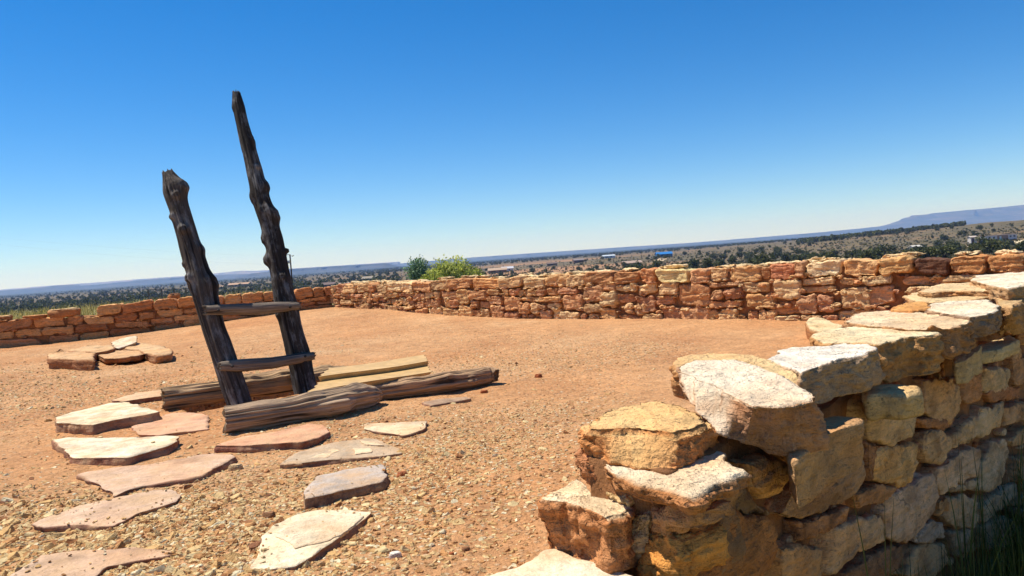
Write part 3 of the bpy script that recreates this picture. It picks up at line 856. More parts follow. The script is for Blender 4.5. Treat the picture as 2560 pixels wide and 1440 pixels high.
# corrugated hatch cover ---------------------------------------------------
def hatch():
    zb, zt = 0.125, 0.15
    bl_, br = at_z(766, 985, zb), at_z(1083, 930, zb)
    tl, tr = at_z(820, 934, zt), at_z(1064, 901, zt)
    key = [(0.0, 0.0), (-0.05, 0.034), (0.16, 0.036), (0.40, 0.044), (0.47, 0.040), (0.43, 0.078), (0.66, 0.082), (0.96, 0.092), (1.0, 0.06)]
    prof = []
    for (a0, h0), (a1, h1) in zip(key[:-1], key[1:]):
        for f_ in np.linspace(0, 1, 4)[:-1]: prof.append((a0 + (a1 - a0) * f_, h0 + (h1 - h0) * f_))
    prof.append(key[-1])
    nrm = unit(np.cross(br - bl_, tl - bl_))
    if nrm[2] < 0: nrm = -nrm
    V, F = [], []
    nl = 24
    for side in (0, 1):
        for (v, h) in prof:
            for q in range(nl):
                u = q / (nl - 1)
                saw = (v * 5.5) % 1.0
                u = u + (1 - u) * 0.05 * saw - u * 0.035 * saw
                p = (bl_ * (1 - u) + br * u) * (1 - v) + (tl * (1 - u) + tr * u) * v
                V.append(p + nrm * (h - 0.005 * side) + nrm * 0.005 * math.sin(u * 5 + v * 3) - ZUP * (0.022 + 0.030 * v))
    k = len(prof)
    for side in (0, 1):
        o = side * k * nl
        for i in range(k - 1):
            for q in range(nl - 1):
                f = (o + i * nl + q, o + i * nl + q + 1, o + (i + 1) * nl + q + 1, o + (i + 1) * nl + q)
                F.append(f if side == 0 else f[::-1])
    o = k * nl
    for i in range(k - 1):
        for q in (0, nl - 1):
            F.append((i * nl + q, (i + 1) * nl + q, o + (i + 1) * nl + q, o + i * nl + q))
    for q in range(nl - 1):
        for i in (0, k - 1):
            F.append((i * nl + q, i * nl + q + 1, o + i * nl + q + 1, o + i * nl + q))
    mb = MB()
    mb.add(V, F, C(218, 178, 118))
    o = mb.build('hatch_cover', M_FIBRE, smooth=False)
    tag(o, 'tan corrugated hatch cover slanting between the two logs', 'hatch cover')
hatch()

# ------------------------------------------------------------------ right wall
rw = empty('stone_wall', (RW0[0] + 0.2, RW0[1] + 0.3, -0.85), label='near dry laid sandstone wall topped with big loose pale capstones', cat='wall')
n3 = np.array([RWN[0], RWN[1], 0.0])
d3 = np.array([RWD[0], RWD[1], 0.0])
def rwp(px, py, off=0.0): return at_plane(px, py, np.array([RW0[0], RW0[1], 0]) + n3 * off, n3)
MORT = C(192, 132, 84)
def core(mb, P0, dvec, L, T, z0, z1f, col, seed, step=0.03, amp=0.03):
    """rough mortar core: box of length L along dvec, thickness T to the inside (-n), top z1f(s)"""
    n_ = np.array([dvec[1], -dvec[0]])
    ns = max(4, int(L / step)); nz = 14; nt = 6
    s = np.linspace(0, L, ns)
    rows = []
    sec = [(0.0, f) for f in np.linspace(0, 1, nz)] + [(-T * f, 1.0) for f in np.linspace(0, 1, nt)[1:]] + [(-T, f) for f in np.linspace(1, 0, nz)[1:]]
    V = []
    for si in s:
        zt = z1f(si)
        for (o, f) in sec:
            V.append((P0[0] + dvec[0] * si + n_[0] * o, P0[1] + dvec[1] * si + n_[1] * o, z0 + (zt - z0) * f))
    V = np.array(V)
    k = len(sec)
    V += np.stack([fbm(V * 7, 4, seed), fbm(V * 7 + 9, 4, seed + 1), fbm(V * 7 + 19, 4, seed + 2)], 1) * amp * 1.4
    F = [(i * k + j, (i + 1) * k + j, (i + 1) * k + j + 1, i * k + j + 1) for i in range(ns - 1) for j in range(k - 1)]
    F += [tuple(range(k)), tuple(range((ns - 1) * k + k - 1, (ns - 1) * k - 1, -1))]
    mb.add(V, F, col)
mb = MB()
core(mb, RW0 - RWN * 0.06 + RWD * 0.05, RWD, 5.9, 0.27, -0.95, lambda s: 0.285 + 0.015 * math.sin(s * 5), MORT, 51)
mb.build('mortar_core', M_MORTAR, rw)
TANF = C(214, 176, 124)
def q3(o, pts): return [(o[0] + x / 3.0, o[1] + y / 3.0) for x, y in pts]
O3, O2 = (1920, 960), (1920, 600)
FACE = [
 (q3(O3, [(725,190),(740,100),(820,65),(990,75),(1040,30),(1160,20),(1150,200),(1090,380),(1030,440),(900,450),(790,440),(735,260)]), TANF, .04),
 (q3(O2, [(1195,1060),(1300,1040),(1390,1045),(1450,1130),(1440,1280),(1390,1360),(1270,1365),(1170,1310)]), C(205,160,108), .035),
 (q3(O2, [(1440,1040),(1600,1000),(1610,1170),(1540,1240),(1460,1240)]), C(205,150,98), .02),
 (q3(O2, [(1610,970),(1810,970),(1810,1130),(1640,1160),(1610,1100)]), TANF, .03),
 (q3(O3, [(820,500),(960,465),(1120,440),(1130,600),(1100,740),(960,760),(800,720),(790,560)]), C(220,172,108), .035),
 (q3(O3, [(1190,370),(1290,330),(1370,400),(1380,480),(1320,590),(1200,590),(1170,490)]), C(205,165,115), .03),
 (q3(O3, [(1400,380),(1550,240),(1560,400),(1490,440),(1400,470)]), C(210,170,118), .025),
 (q3(O3, [(1570,270),(1620,200),(1770,130),(1780,200),(1740,320),(1600,410),(1560,380)]), C(218,178,125), .03),
 (q3(O3, [(1780,180),(1960,130),(1960,260),(1790,310)]), C(200,155,105), .025),
 (q3(O3, [(1290,640),(1440,530),(1560,460),(1610,520),(1590,690),(1420,740),(1320,820),(1280,760)]), C(212,172,128), .035),
 (q3(O3, [(1600,660),(1690,430),(1800,420),(1810,500),(1760,700),(1720,790),(1650,800),(1590,780)]), C(216,178,130), .03),
 (q3(O3, [(1820,430),(1960,300),(1960,420),(1830,470)]), C(200,160,110), .02),
 (q3(O3, [(130,830),(300,730),(560,620),(720,570),(750,680),(690,790),(560,900),(250,1010),(110,970),(120,850)]), C(170,132,92), .045),
 (q3(O3, [(890,850),(1040,770),(1250,670),(1280,740),(1280,850),(1240,960),(1100,1150),(990,1190),(900,1150),(880,950)]), C(205,166,126), .045),
 (q3(O3, [(470,1100),(600,1050),(860,980),(890,1050),(880,1170),(650,1290),(560,1400),(520,1440),(455,1440)]), C(212,168,118), .04),
 (q3(O3, [(1340,870),(1520,830),(1590,870),(1590,1030),(1530,1080),(1380,1070),(1330,990)]), C(205,165,118), .03),
 (q3(O3, [(1600,960),(1700,830),(1860,750),(1870,830),(1720,960),(1640,1040),(1600,1030)]), C(210,172,126), .03),
 (q3(O3, [(1110,1150),(1200,1050),(1330,1040),(1350,1130),(1240,1190),(1120,1190)]), C(190,160,128), .025),
 (q3(O3, [(90,1240),(250,1200),(420,1240),(410,1440),(380,1560),(90,1560)]), C(196,146,92), .035),
 ([(1738,1312),(1790,1296),(1850,1288),(1945,1300),(1950,1380),(1915,1460),(1735,1480)], C(168,116,66), .05),
 ([(1872,1160),(1920,1150),(1960,1152),(1973,1195),(1953,1235),(1920,1245),(1878,1225)], C(200,152,96), .03),
 (q3(O2, [(1740,620),(1850,600),(2000,580),(2000,730),(1900,730),(1720,680)]), C(205,150,95), .025),
 (q3(O2, [(1820,800),(1890,780),(1900,880),(1830,880)]), C(200,155,108), .018),
 (q3(O3, [(1880,570),(1990,540),(1990,740),(1880,745)]), C(200,150,100), .025),
 (q3(O3, [(1500,735),(1590,705),(1590,795),(1500,790)]), C(205,170,125), .015),
 (q3(O3, [(1385,765),(1490,750),(1480,800),(1390,800)]), C(200,165,120), .014),
 (q3(O3, [(1840,855),(1980,830),(1980,910),(1820,905)]), C(205,165,118), .02),
 (q3(O3, [(1820,935),(1980,925),(1980,1050),(1900,1010)]), C(170,140,110), .02),
 (q3(O3, [(1270,880),(1340,850),(1360,950),(1280,990)]), C(196,146,90), .018),
 (q3(O3, [(1370,1110),(1540,1090),(1560,1260),(1400,1290)]), C(190,155,115), .03),
 (q3(O3, [(1060,1440),(1130,1220),(1330,1200),(1370,1330),(1200,1470)]), C(200,160,112), .03),
 (q3(O3, [(1600,1080),(1750,1000),(1900,1030),(1890,1200),(1620,1250)]), C(180,146,108), .03),
 (q3(O3, [(560,1430),(860,1260),(1030,1200),(1040,1260),(900,1480),(560,1560)]), C(150,108,70), .03),
 (q3(O3, [(650,830),(830,760),(980,770),(860,900),(680,930)]), C(190,136,84), .02),
 (q3(O3, [(750,430),(820,460),(780,720),(750,640)]), C(170,120,76), .015),
 (q3(O3, [(1580,280),(1690,250),(1640,190),(1600,190)]), C(214,180,134), .012),
 (q3(O3, [(240,1040),(430,1000),(620,920),(600,1020),(440,1110),(250,1190)]), C(176,124,78), .02),
 (q3(O3, [(1130,260),(1400,260),(1390,330),(1180,330)]), C(180,126,80), .015),
 (q3(O3, [(1640,60),(1780,20),(1900,30),(1900,110),(1680,130)]), C(186,130,84), .02),
 (q3(O2, [(1820,890),(2000,870),(2000,1060),(1830,1100)]), C(190,140,92), .025),
]
for i, (poly, col, bl2) in enumerate(FACE):
    pts = [rwp(x, y, 0.0) for x, y in poly]
    mb = MB()
    slab(mb, pts, n3, 0.16, col, r=0.012, amp=0.008, k=150, tops=14, fac=0.007, ffq=12, seed=60 + i, rag=0.014, rings=6, strata=0.006, dome=bl2 * 0.3, chip=4, top_amp=0.7, smooth_outline=0, fq=12)
    mb.build('stone', M_FACE, rw)
rr = np.random.default_rng(88)
ck = MB()
for _ in range(170):
    s_, z_ = rr.uniform(0.05, 4.4), rr.uniform(-0.75, 0.25)
    w, h = rr.uniform(0.015, 0.05), rr.uniform(0.010, 0.026)
    o_ = rr.uniform(-0.05, -0.02)
    base = np.array([RW0[0], RW0[1], 0]) + d3 * s_ + n3 * o_ + ZUP * z_
    pts = [base + d3 * (w * math.cos(t) * rr.uniform(.7, 1.1)) + ZUP * (h * math.sin(t) * rr.uniform(.7, 1.1)) for t in np.linspace(0, 6.28, 8)[:-1]]
    slab(ck, pts, n3, 0.05, [C(214,172,122), C(196,140,92), C(224,188,140), C(180,124,80)][rr.integers(4)], r=0.006, amp=0.005, k=20, seed=900 + _, rag=0.004, rings=3, strata=0.002, fq=14, chip=3, smooth_outline=0)
ck_o = ck.build('chinking_stones', M_FACE, rw)
ck_o['kind'] = 'stuff'
# end face of the wall, turned to the courtyard gravel
endn = unit(np.array([-0.80, -0.60, 0.0]))
EP = np.array([RW0[0], RW0[1], 0.0])
def enp(px, py, off=0.0): return at_plane(px, py, EP + endn * off, endn)
ENDF = [
 ([(1602,1395),(1625,1345),(1650,1338),(1722,1345),(1736,1375),(1725,1450),(1690,1480),(1605,1440)], C(232,160,74), .03, 'orange ochre stone low in the wall end'),
 ([(1580,1290),(1605,1268),(1625,1290),(1630,1340),(1612,1395),(1585,1420),(1575,1350)], C(226,186,130), .02, None),
 ([(1625,1275),(1680,1260),(1745,1285),(1740,1325),(1660,1335),(1630,1320)], C(206,150,96), .015, None),
 ([(1520,1230),(1570,1240),(1585,1262),(1545,1262)], C(225,185,125), .015, None),
 ([(1448,1120),(1470,1135),(1510,1165),(1512,1200),(1480,1225),(1446,1190),(1440,1150)], C(196,132,84), .015, None),
]
for i, (poly, col, b2, lab) in enumerate(ENDF):
    mb = MB()
    slab(mb, [enp(x, y, -0.02) for x, y in poly], endn, 0.14, col, r=0.016, amp=0.014, k=130, tops=12, fac=0.01, ffq=16, seed=120 + i, rag=0.014, rings=6, strata=0.004, dome=b2, chip=2, top_amp=1.0, smooth_outline=1, fq=11)
    o = mb.build('stone', M_STONE, rw)
    if lab: o['label'] = lab
# mortar bedding that shows between the end stones
mb = MB()
slab(mb, [enp(x, y, -0.06) for x, y in [(1500,1215),(1600,1230),(1722,1240),(1732,1300),(1732,1480),(1560,1480),(1540,1380)]], endn, 0.2, C(196,146,100), r=0.02, amp=0.03, k=90, seed=140, rag=0.02, rings=5, strata=0.004, top_amp=1.0, fq=13)
slab(mb, [rwp(x, y, -0.02) for x, y in [(1750,1275),(1775,1225),(1865,1185),(1890,1235),(1930,1285),(1850,1285)]], n3, 0.15, C(190,150,110), r=0.02, amp=0.025, k=80, seed=141, rag=0.02, rings=4, strata=0.003, top_amp=1.0, fq=14)
mb.build('mortar_bed', M_MORTAR, rw)
# ledges under the capstones: flat topped blocks, still bedded in the wall
LED = [
 ([(1965,1105),(2056,1040),(2090,1034),(2152,1045),(2147,1056),(2070,1087),(1985,1150)], .285, .14, C(206,158,104)),
 ([(2150,965),(2210,957),(2300,962),(2305,975),(2258,985),(2200,985),(2165,990)], .30, .09, C(226,186,124)),
 ([(2378,884),(2420,868),(2455,862),(2455,872),(2415,900),(2385,905)], .30, .10, C(224,186,128)),
 ([(2440,862),(2490,848),(2525,834),(2545,850),(2500,872),(2450,880)], .27, .06, C(228,196,140)),
 ([(2500,802),(2540,792),(2600,790),(2600,812),(2540,818)], .27, .10, C(210,150,92)),
]
for i, (poly, z, t, col) in enumerate(LED):
    mb = MB()
    slab(mb, px_top(poly, z), ZUP, t, col, r=0.015, amp=0.012, k=72, seed=150 + i, rag=0.012, rings=6, strata=0.006, top_amp=0.5, smooth_outline=1, taper=0.03)
    mb.build('stone', M_STONE, rw)

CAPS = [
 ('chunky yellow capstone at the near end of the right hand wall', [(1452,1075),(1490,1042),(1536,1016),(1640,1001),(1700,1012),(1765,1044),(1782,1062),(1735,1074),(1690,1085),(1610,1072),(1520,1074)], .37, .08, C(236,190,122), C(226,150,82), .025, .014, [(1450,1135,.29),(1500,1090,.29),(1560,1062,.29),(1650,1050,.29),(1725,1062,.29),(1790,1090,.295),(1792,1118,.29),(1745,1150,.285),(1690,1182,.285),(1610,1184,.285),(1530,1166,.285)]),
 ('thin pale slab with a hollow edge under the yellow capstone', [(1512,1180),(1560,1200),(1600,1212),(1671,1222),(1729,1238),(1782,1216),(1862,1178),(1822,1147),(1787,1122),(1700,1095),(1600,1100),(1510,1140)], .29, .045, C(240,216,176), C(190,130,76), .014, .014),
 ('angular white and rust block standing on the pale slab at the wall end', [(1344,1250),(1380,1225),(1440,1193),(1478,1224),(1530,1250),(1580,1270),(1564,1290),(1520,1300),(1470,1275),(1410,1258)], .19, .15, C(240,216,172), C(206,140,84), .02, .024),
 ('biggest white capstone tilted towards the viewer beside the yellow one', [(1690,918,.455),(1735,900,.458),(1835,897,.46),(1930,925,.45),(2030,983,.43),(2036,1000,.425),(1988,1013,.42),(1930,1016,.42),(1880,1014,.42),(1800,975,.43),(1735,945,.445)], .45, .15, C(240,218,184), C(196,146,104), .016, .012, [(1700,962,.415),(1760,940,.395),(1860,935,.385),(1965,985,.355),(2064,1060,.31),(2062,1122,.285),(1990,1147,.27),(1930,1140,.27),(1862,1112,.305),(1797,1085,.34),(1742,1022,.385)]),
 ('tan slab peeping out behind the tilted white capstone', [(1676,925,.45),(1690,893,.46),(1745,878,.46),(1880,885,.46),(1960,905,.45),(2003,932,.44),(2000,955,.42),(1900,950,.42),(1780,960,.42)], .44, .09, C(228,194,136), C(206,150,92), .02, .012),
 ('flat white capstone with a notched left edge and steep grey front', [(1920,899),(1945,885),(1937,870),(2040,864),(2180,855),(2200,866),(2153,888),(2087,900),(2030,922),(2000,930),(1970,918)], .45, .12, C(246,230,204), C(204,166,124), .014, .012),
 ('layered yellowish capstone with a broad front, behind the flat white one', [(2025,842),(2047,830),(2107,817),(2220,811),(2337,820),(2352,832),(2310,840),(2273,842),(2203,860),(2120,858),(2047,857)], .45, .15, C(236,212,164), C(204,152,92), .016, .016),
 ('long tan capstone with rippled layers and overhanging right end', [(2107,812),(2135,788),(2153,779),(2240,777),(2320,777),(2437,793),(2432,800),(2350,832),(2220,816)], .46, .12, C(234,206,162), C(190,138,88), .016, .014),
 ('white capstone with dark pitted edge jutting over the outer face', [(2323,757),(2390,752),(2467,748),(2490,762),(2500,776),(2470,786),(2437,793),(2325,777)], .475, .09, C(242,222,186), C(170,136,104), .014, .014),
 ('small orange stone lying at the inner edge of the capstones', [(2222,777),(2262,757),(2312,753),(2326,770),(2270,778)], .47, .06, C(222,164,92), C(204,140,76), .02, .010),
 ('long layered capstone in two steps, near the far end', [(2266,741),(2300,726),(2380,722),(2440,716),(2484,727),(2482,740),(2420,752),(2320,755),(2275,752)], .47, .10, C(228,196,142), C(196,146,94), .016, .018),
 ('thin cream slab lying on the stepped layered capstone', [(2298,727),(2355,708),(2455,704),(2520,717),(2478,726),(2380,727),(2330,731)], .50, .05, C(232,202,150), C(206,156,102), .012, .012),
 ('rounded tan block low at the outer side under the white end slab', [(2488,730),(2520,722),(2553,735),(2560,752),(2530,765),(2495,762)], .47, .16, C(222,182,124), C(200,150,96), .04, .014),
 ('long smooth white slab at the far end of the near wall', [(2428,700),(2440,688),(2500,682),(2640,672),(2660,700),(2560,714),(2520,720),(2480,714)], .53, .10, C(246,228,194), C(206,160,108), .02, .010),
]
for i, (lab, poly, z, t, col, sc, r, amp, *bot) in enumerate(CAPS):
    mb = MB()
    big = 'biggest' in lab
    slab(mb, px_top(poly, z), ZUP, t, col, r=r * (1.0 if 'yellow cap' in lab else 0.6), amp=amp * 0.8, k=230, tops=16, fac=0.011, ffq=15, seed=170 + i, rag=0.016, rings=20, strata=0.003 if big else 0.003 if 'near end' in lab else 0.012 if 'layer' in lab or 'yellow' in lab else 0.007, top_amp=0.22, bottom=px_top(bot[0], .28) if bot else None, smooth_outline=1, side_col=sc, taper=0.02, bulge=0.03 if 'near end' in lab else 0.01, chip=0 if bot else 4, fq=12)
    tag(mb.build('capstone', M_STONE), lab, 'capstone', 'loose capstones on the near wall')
# rocks by the inner foot of that wall and the pale footing slab
mb = MB()
slab(mb, px_top([(2014,800),(2030,791),(2060,795),(2110,815),(2100,828),(2060,832),(2020,822)], .12), ZUP, .14, C(236,208,154), r=.03, amp=.02, k=72, seed=201, rag=.012, rings=6, taper=.05, chip=3, side_col=C(190,130,76))
tag(mb.build('rock', M_STONE), 'pale rock on the dirt where the capstones meet the back wall', 'rock')
mb = MB()
slab(mb, px_top([(1130,1470),(1235,1434),(1310,1408),(1372,1368),(1400,1370),(1480,1398),(1560,1425),(1640,1450),(1600,1520),(1100,1520)], .055), ZUP, .12, C(240,218,176), r=.014, amp=.014, k=100, seed=202, rag=.015, rings=5, top_amp=.7, side_col=C(200,150,100))
tag(mb.build('footing_slab', M_SLAB), 'pale footing slab on the ground under the wall end', 'slab')

# ------------------------------------------------------------------ back and left walls
def rubble_wall(root, P0, dvec, nvec, L, rows, zbase, core_top, seed, smin=0, mort=MORT, pal=None, chink=260, extra=()):
    """rows: list of (z0, z1, wmin, wmax, depth, offset) or explicit cap intervals"""
    rr = np.random.default_rng(seed)
    n_ = np.array([nvec[0], nvec[1], 0.0])
    W3 = lambda s, z, o=0.0: np.array([P0[0] + dvec[0] * s + nvec[0] * o, P0[1] + dvec[1] * s + nvec[1] * o, z])
    mb = MB()
    # core() takes its outward normal from dvec, so give it the direction that makes it nvec
    n_c = np.array([dvec[1], -dvec[0]])
    if n_c @ nvec > 0: core(mb, P0 - nvec * 0.055, dvec, L, 0.30, -0.7, core_top, mort, seed, 0.05, 0.022)
    else: core(mb, P0 + dvec * L - nvec * 0.055, -dvec, L, 0.30, -0.7, lambda s: core_top(L - s), mort, seed, 0.05, 0.022)
    mb.build('mortar_core', M_MORTAR, root)
    stones = []
    for (z0f, z1f, w0, w1, dep, cols, spans, jit) in rows:
        if spans is None:
            spans, s = [], smin + rr.uniform(-0.1, 0.1)
            while s < L:
                w = rr.uniform(w0, w1)
                spans.append((s + 0.012, s + w - 0.012, None))
                s += w + (rr.uniform(0.03, 0.12) if rr.random() < 0.25 else 0.0)
        for (a, b_, c_) in spans:
            za, zb = z0f((a + b_) / 2), z1f((a + b_) / 2)
            if jit: za += rr.uniform(0, jit); zb -= rr.uniform(0, jit)
            w, h = b_ - a, zb - za
            if h < 0.02 or w < 0.02: continue
            # a quarried outline: a rectangle with some corners knocked off, edges a little bent
            cut = rr.uniform(0.03, 0.26, 4) * min(w, h); cut2 = rr.uniform(0.03, 0.26, 4) * min(w, h)
            X_, Z_ = w / 2, h / 2
            q_ = [(-X_, -Z_ + cut[0]), (-X_ + cut2[0], -Z_), (0, -Z_), (X_ - cut2[1], -Z_), (X_, -Z_ + cut[1]), (X_, Z_ - cut[2]), (X_ - cut2[2], Z_), (0, Z_), (-X_ + cut2[3], Z_), (-X_, Z_ - cut[3])]
            xs = np.array([p[0] for p in q_]) * (1 + rr.uniform(-0.05, 0.03, 10))
            zs = np.array([p[1] for p in q_]) * (1 + rr.uniform(-0.12, 0.04, 10))
            zs += xs * rr.normal(0, 0.05)
            o = rr.uniform(-0.03, 0.03)
            pts = [W3((a + b_) / 2 + x, (za + zb) / 2 + z, o) for x, z in zip(xs, zs)]
            col = c_ if c_ is not None else cols[rr.integers(len(cols))] * rr.uniform(0.82, 1.15)
            stones.append((pts, dep, col, w * h, (a + b_) / 2))
    return stones, W3, n_
def finish_wall(root, stones, n_, seed, limit, mat=M_WALL):
    def shown(s):
        c = np.mean(s[0], 0)
        return s[3] / (np.linalg.norm(c[:2]) ** 2)
    order = sorted(range(len(stones)), key=lambda i: -shown(stones[i]))
    rest = MB()
    for q, i in enumerate(order):
        pts, dep, col, ar, s = stones[i]
        k = 52 if q < 110 else 30
        mb = MB() if q < limit else rest
        r = min(0.012, 0.09 * math.sqrt(ar))
        rr = np.random.default_rng(seed + i)
        slab(mb, pts, n_, dep, col, r=r, amp=0.009, k=k, tops=7, fac=0.009, ffq=9, seed=seed + i, rag=0.014, rings=4, strata=0.012, dome=rr.uniform(-0.006, 0.005), chip=4, top_amp=1.0, smooth_outline=0, fq=12)
        if q < limit: mb.build('stone', mat, root)
    if rest.n:
        o = rest.build('chinking_stones', mat, root)
        o['kind'] = 'stuff'
def s_of(px, P0, dvec):
    """distance along a wall at which it is seen in photo column px (at mid height)"""
    lo, hi = -2.0, 14.0
    ss = np.linspace(lo, hi, 3000)
    u = np.array([proj((P0[0] + dvec[0] * s, P0[1] + dvec[1] * s, 0.4))[0] for s in ss])
    w = np.array([(P0[1] + dvec[1] * s) for s in ss])
    ok = w > 0.5
    return float(np.interp(px, u[ok], ss[ok])) if u[ok][0] < u[ok][-1] else float(np.interp(px, u[ok][::-1], ss[ok][::-1]))
BL = float(np.linalg.norm(BACK_E - CORNER))
bw = empty('stone_wall', (CORNER[0] + bdir[0] * BL / 2, CORNER[1] + bdir[1] * BL / 2, 0), label='long red brown rubble wall across the back of the courtyard', cat='wall')
cap_px = [(832,836,None),(836,859,None),(859,891,None),(891,924,None),(924,938,None),(938,968,None),(968,1004,None),(1004,1032,None),(1032,1077,None),(1077,1120,None),(1120,1181,None),(1181,1247,C(222,150,88)),(1247,1306,None),(1306,1359,None),(1359,1417,None),(1417,1460,None),(1460,1535,None),(1535,1600,C(186,122,74)),(1600,1638,C(204,130,80)),(1640,1725,C(228,194,130)),(1725,1771,None),(1771,1817,None),(1821,1902,None),(1902,1924,None),(1925,1988,C(206,122,80)),(1988,2012,None),(2014,2104,C(236,200,150)),(2108,2193,None),(2195,2284,C(216,158,96)),(2292,2378,C(104,66,48)),(2378,2470,C(200,134,78)),(2470,2570,C(206,140,84)),(2570,2700,None)]
bcols = [C(214,158,102), C(202,138,88), C(222,170,114), C(206,146,100), C(228,184,130), C(208,146,98), C(196,132,92), C(214,164,112)]
spans = []
for a, b_, c_ in cap_px:
    sa, sb = s_of(a, CORNER, bdir), s_of(b_, CORNER, bdir)
    spans.append((sa + 0.006, sb - 0.006, c_))
gnd = lambda s: float(ground_h(np.array([CORNER[0] + bdir[0] * s + bnor[0] * .1]), np.array([CORNER[1] + bdir[1] * s + bnor[1] * .1]))[0])
topz = lambda s: 0.575 + 0.012 * math.sin(s * 2.3) + 0.01 * math.sin(s * 7.7)
H = lambda s, f: gnd(s) + (topz(s) - 0.155 - gnd(s)) * f
rows = [(lambda s: topz(s) - 0.155, lambda s: topz(s) + 0.004, 0, 0, 0.32, bcols, spans, 0.012)]
def cells(L, zlo, zhi, cols, seed, wmin, wmax, hsmall, dep=0.15):
    """irregular rubble: upright cells cut into two to four stones of uneven height, some halved again"""
    rr = np.random.default_rng(seed)
    out, s = [], -0.05
    while s < L:
        w = rr.uniform(wmin, wmax)
        cuts = [0.0]
        while cuts[-1] < 0.93: cuts.append(cuts[-1] + rr.choice([0.2, 0.3, 0.36, 0.45]) * rr.uniform(.85, 1.15))
        cuts[-1] = 1.0
        if len(cuts) > 2 and cuts[-1] - cuts[-2] < 0.14: cuts.pop(-2)
        for i in range(len(cuts) - 1):
            f0, f1 = cuts[i], cuts[i + 1]
            sh = rr.normal(0, 0.035)
            parts = [(s + sh, s + w + sh)]
            if rr.random() < 0.25 or w > 0.34 and rr.random() < .35:
                m_ = s + w * rr.uniform(0.35, 0.65) + sh
                parts = [(s + sh, m_), (m_, s + w + sh)]
            for (a_, b_) in parts:
                sm = (a_ + b_) / 2
                out.append((lambda q, f=f0: zlo(q) + (zhi(q) - zlo(q)) * f + hsmall, lambda q, f=f1: zlo(q) + (zhi(q) - zlo(q)) * f - hsmall, 0, 0, dep, cols, [(a_ + 0.008, b_ - 0.008, None)], 0.012))
        s += w
    return out
rows += cells(BL, lambda s: gnd(s) - 0.03, lambda s: topz(s) - 0.155, bcols, 71, 0.22, 0.42, 0.004)
stones, W3, n_ = rubble_wall(bw, CORNER, bdir, bnor, BL, rows, -0.1, lambda s: topz(s) - 0.05, 400)
rr = np.random.default_rng(55)
for _ in range(460):                                     # chinking between the courses
    s = rr.uniform(0, BL); f = rr.choice([0.0, 0.32, 0.65, 1.0]) + rr.normal(0, 0.05)
    z = H(s, f); w, h = rr.uniform(0.03, 0.11), rr.uniform(0.015, 0.035)
    pts = [W3(s + w / 2 * math.cos(t) * rr.uniform(.8, 1.1), z + h / 2 * math.sin(t) * rr.uniform(.7, 1.2), 0.0 + rr.uniform(-.01, .02)) for t in np.linspace(0, 6.28, 9)[:-1]]
    stones.append((pts, 0.07, bcols[rr.integers(len(bcols))] * rr.uniform(.75, 1.1), 1e-4, s))
for _ in range(70):                                      # flat chips bedded behind the caps along the wall top
    s = rr.uniform(0, BL); w = rr.uniform(0.12, 0.3); h = rr.uniform(0.02, 0.05)
    z = topz(s) + rr.uniform(-0.01, 0.02)
    pts = [W3(s + w / 2 * math.cos(t) * rr.uniform(.8, 1.1), z + h / 2 * math.sin(t), -0.10 - rr.uniform(0, .1)) for t in np.linspace(0, 6.28, 9)[:-1]]
    stones.append((pts, 0.14, C(226,190,140) * rr.uniform(.8, 1.1), 1e-4, s))
finish_wall(bw, stones, n_, 1000, 98)

LL = float(np.linalg.norm(LEFT_E - CORNER))
lw = empty('stone_wall', (CORNER[0] + ldir[0] * 3, CORNER[1] + ldir[1] * 3, 0), label='shaded low brown wall closing the left side, its courses stepped down', cat='wall')
lcols = [C(206,140,84), C(196,128,76), C(212,152,94), C(186,114,66), C(202,136,88)]
gl = lambda s: float(ground_h(np.array([CORNER[0] + ldir[0] * s + lnor[0] * .1]), np.array([CORNER[1] + ldir[1] * s + lnor[1] * .1]))[0])
sstep = s_of(242, CORNER, ldir)
ltop = lambda s: (0.56 if s < sstep else 0.43) + 0.008 * math.sin(s * 3)
HL = lambda s, f: gl(s) + (ltop(s) - gl(s)) * f
lc = [(242,306),(306,384),(384,446),(446,500),(500,560),(560,606),(606,660),(660,700),(700,735),(735,782),(782,812),(812,830)]
spans = []
for a, b_ in lc:
    sa, sb = s_of(b_, CORNER, ldir), s_of(a, CORNER, ldir)
    spans.append((sa + 0.006, sb - 0.006, None))
capb = lambda s: ltop(s) - 0.17
low = lambda f: (lambda s: gl(s) + (capb(s) - gl(s)) * f if s < sstep else gl(s) + (ltop(s) - gl(s)) * f)
rows = [(capb, lambda s: ltop(s) + 0.004, 0, 0, 0.3, lcols, spans, 0.012),
        (low(0.62), low(0.98), 0.25, 0.5, 0.16, lcols, None, 0.012),
        (low(0.30), low(0.60), 0.3, 0.6, 0.16, lcols, None, 0.012),
        (low(-0.1), low(0.28), 0.35, 0.7, 0.16, lcols, None, 0.012)]
stones, W3, n_ = rubble_wall(lw, CORNER, ldir, lnor, LL, rows, -0.1, lambda s: ltop(s) - 0.045, 500)
rr = np.random.default_rng(66)
for _ in range(90):
    s = rr.uniform(0, LL); f = rr.choice([0.3, 0.61, 0.98])
    z = low(f)(s) + rr.normal(0, .01); w, h = rr.uniform(0.04, 0.14), rr.uniform(0.015, 0.035)
    pts = [W3(s + w / 2 * math.cos(t), z + h / 2 * math.sin(t) * rr.uniform(.7, 1.2), rr.uniform(-.01, .015)) for t in np.linspace(0, 6.28, 9)[:-1]]
    stones.append((pts, 0.08, lcols[rr.integers(len(lcols))] * rr.uniform(.75, 1.1), 1e-4, s))
finish_wall(lw, stones, n_, 2000, 80)
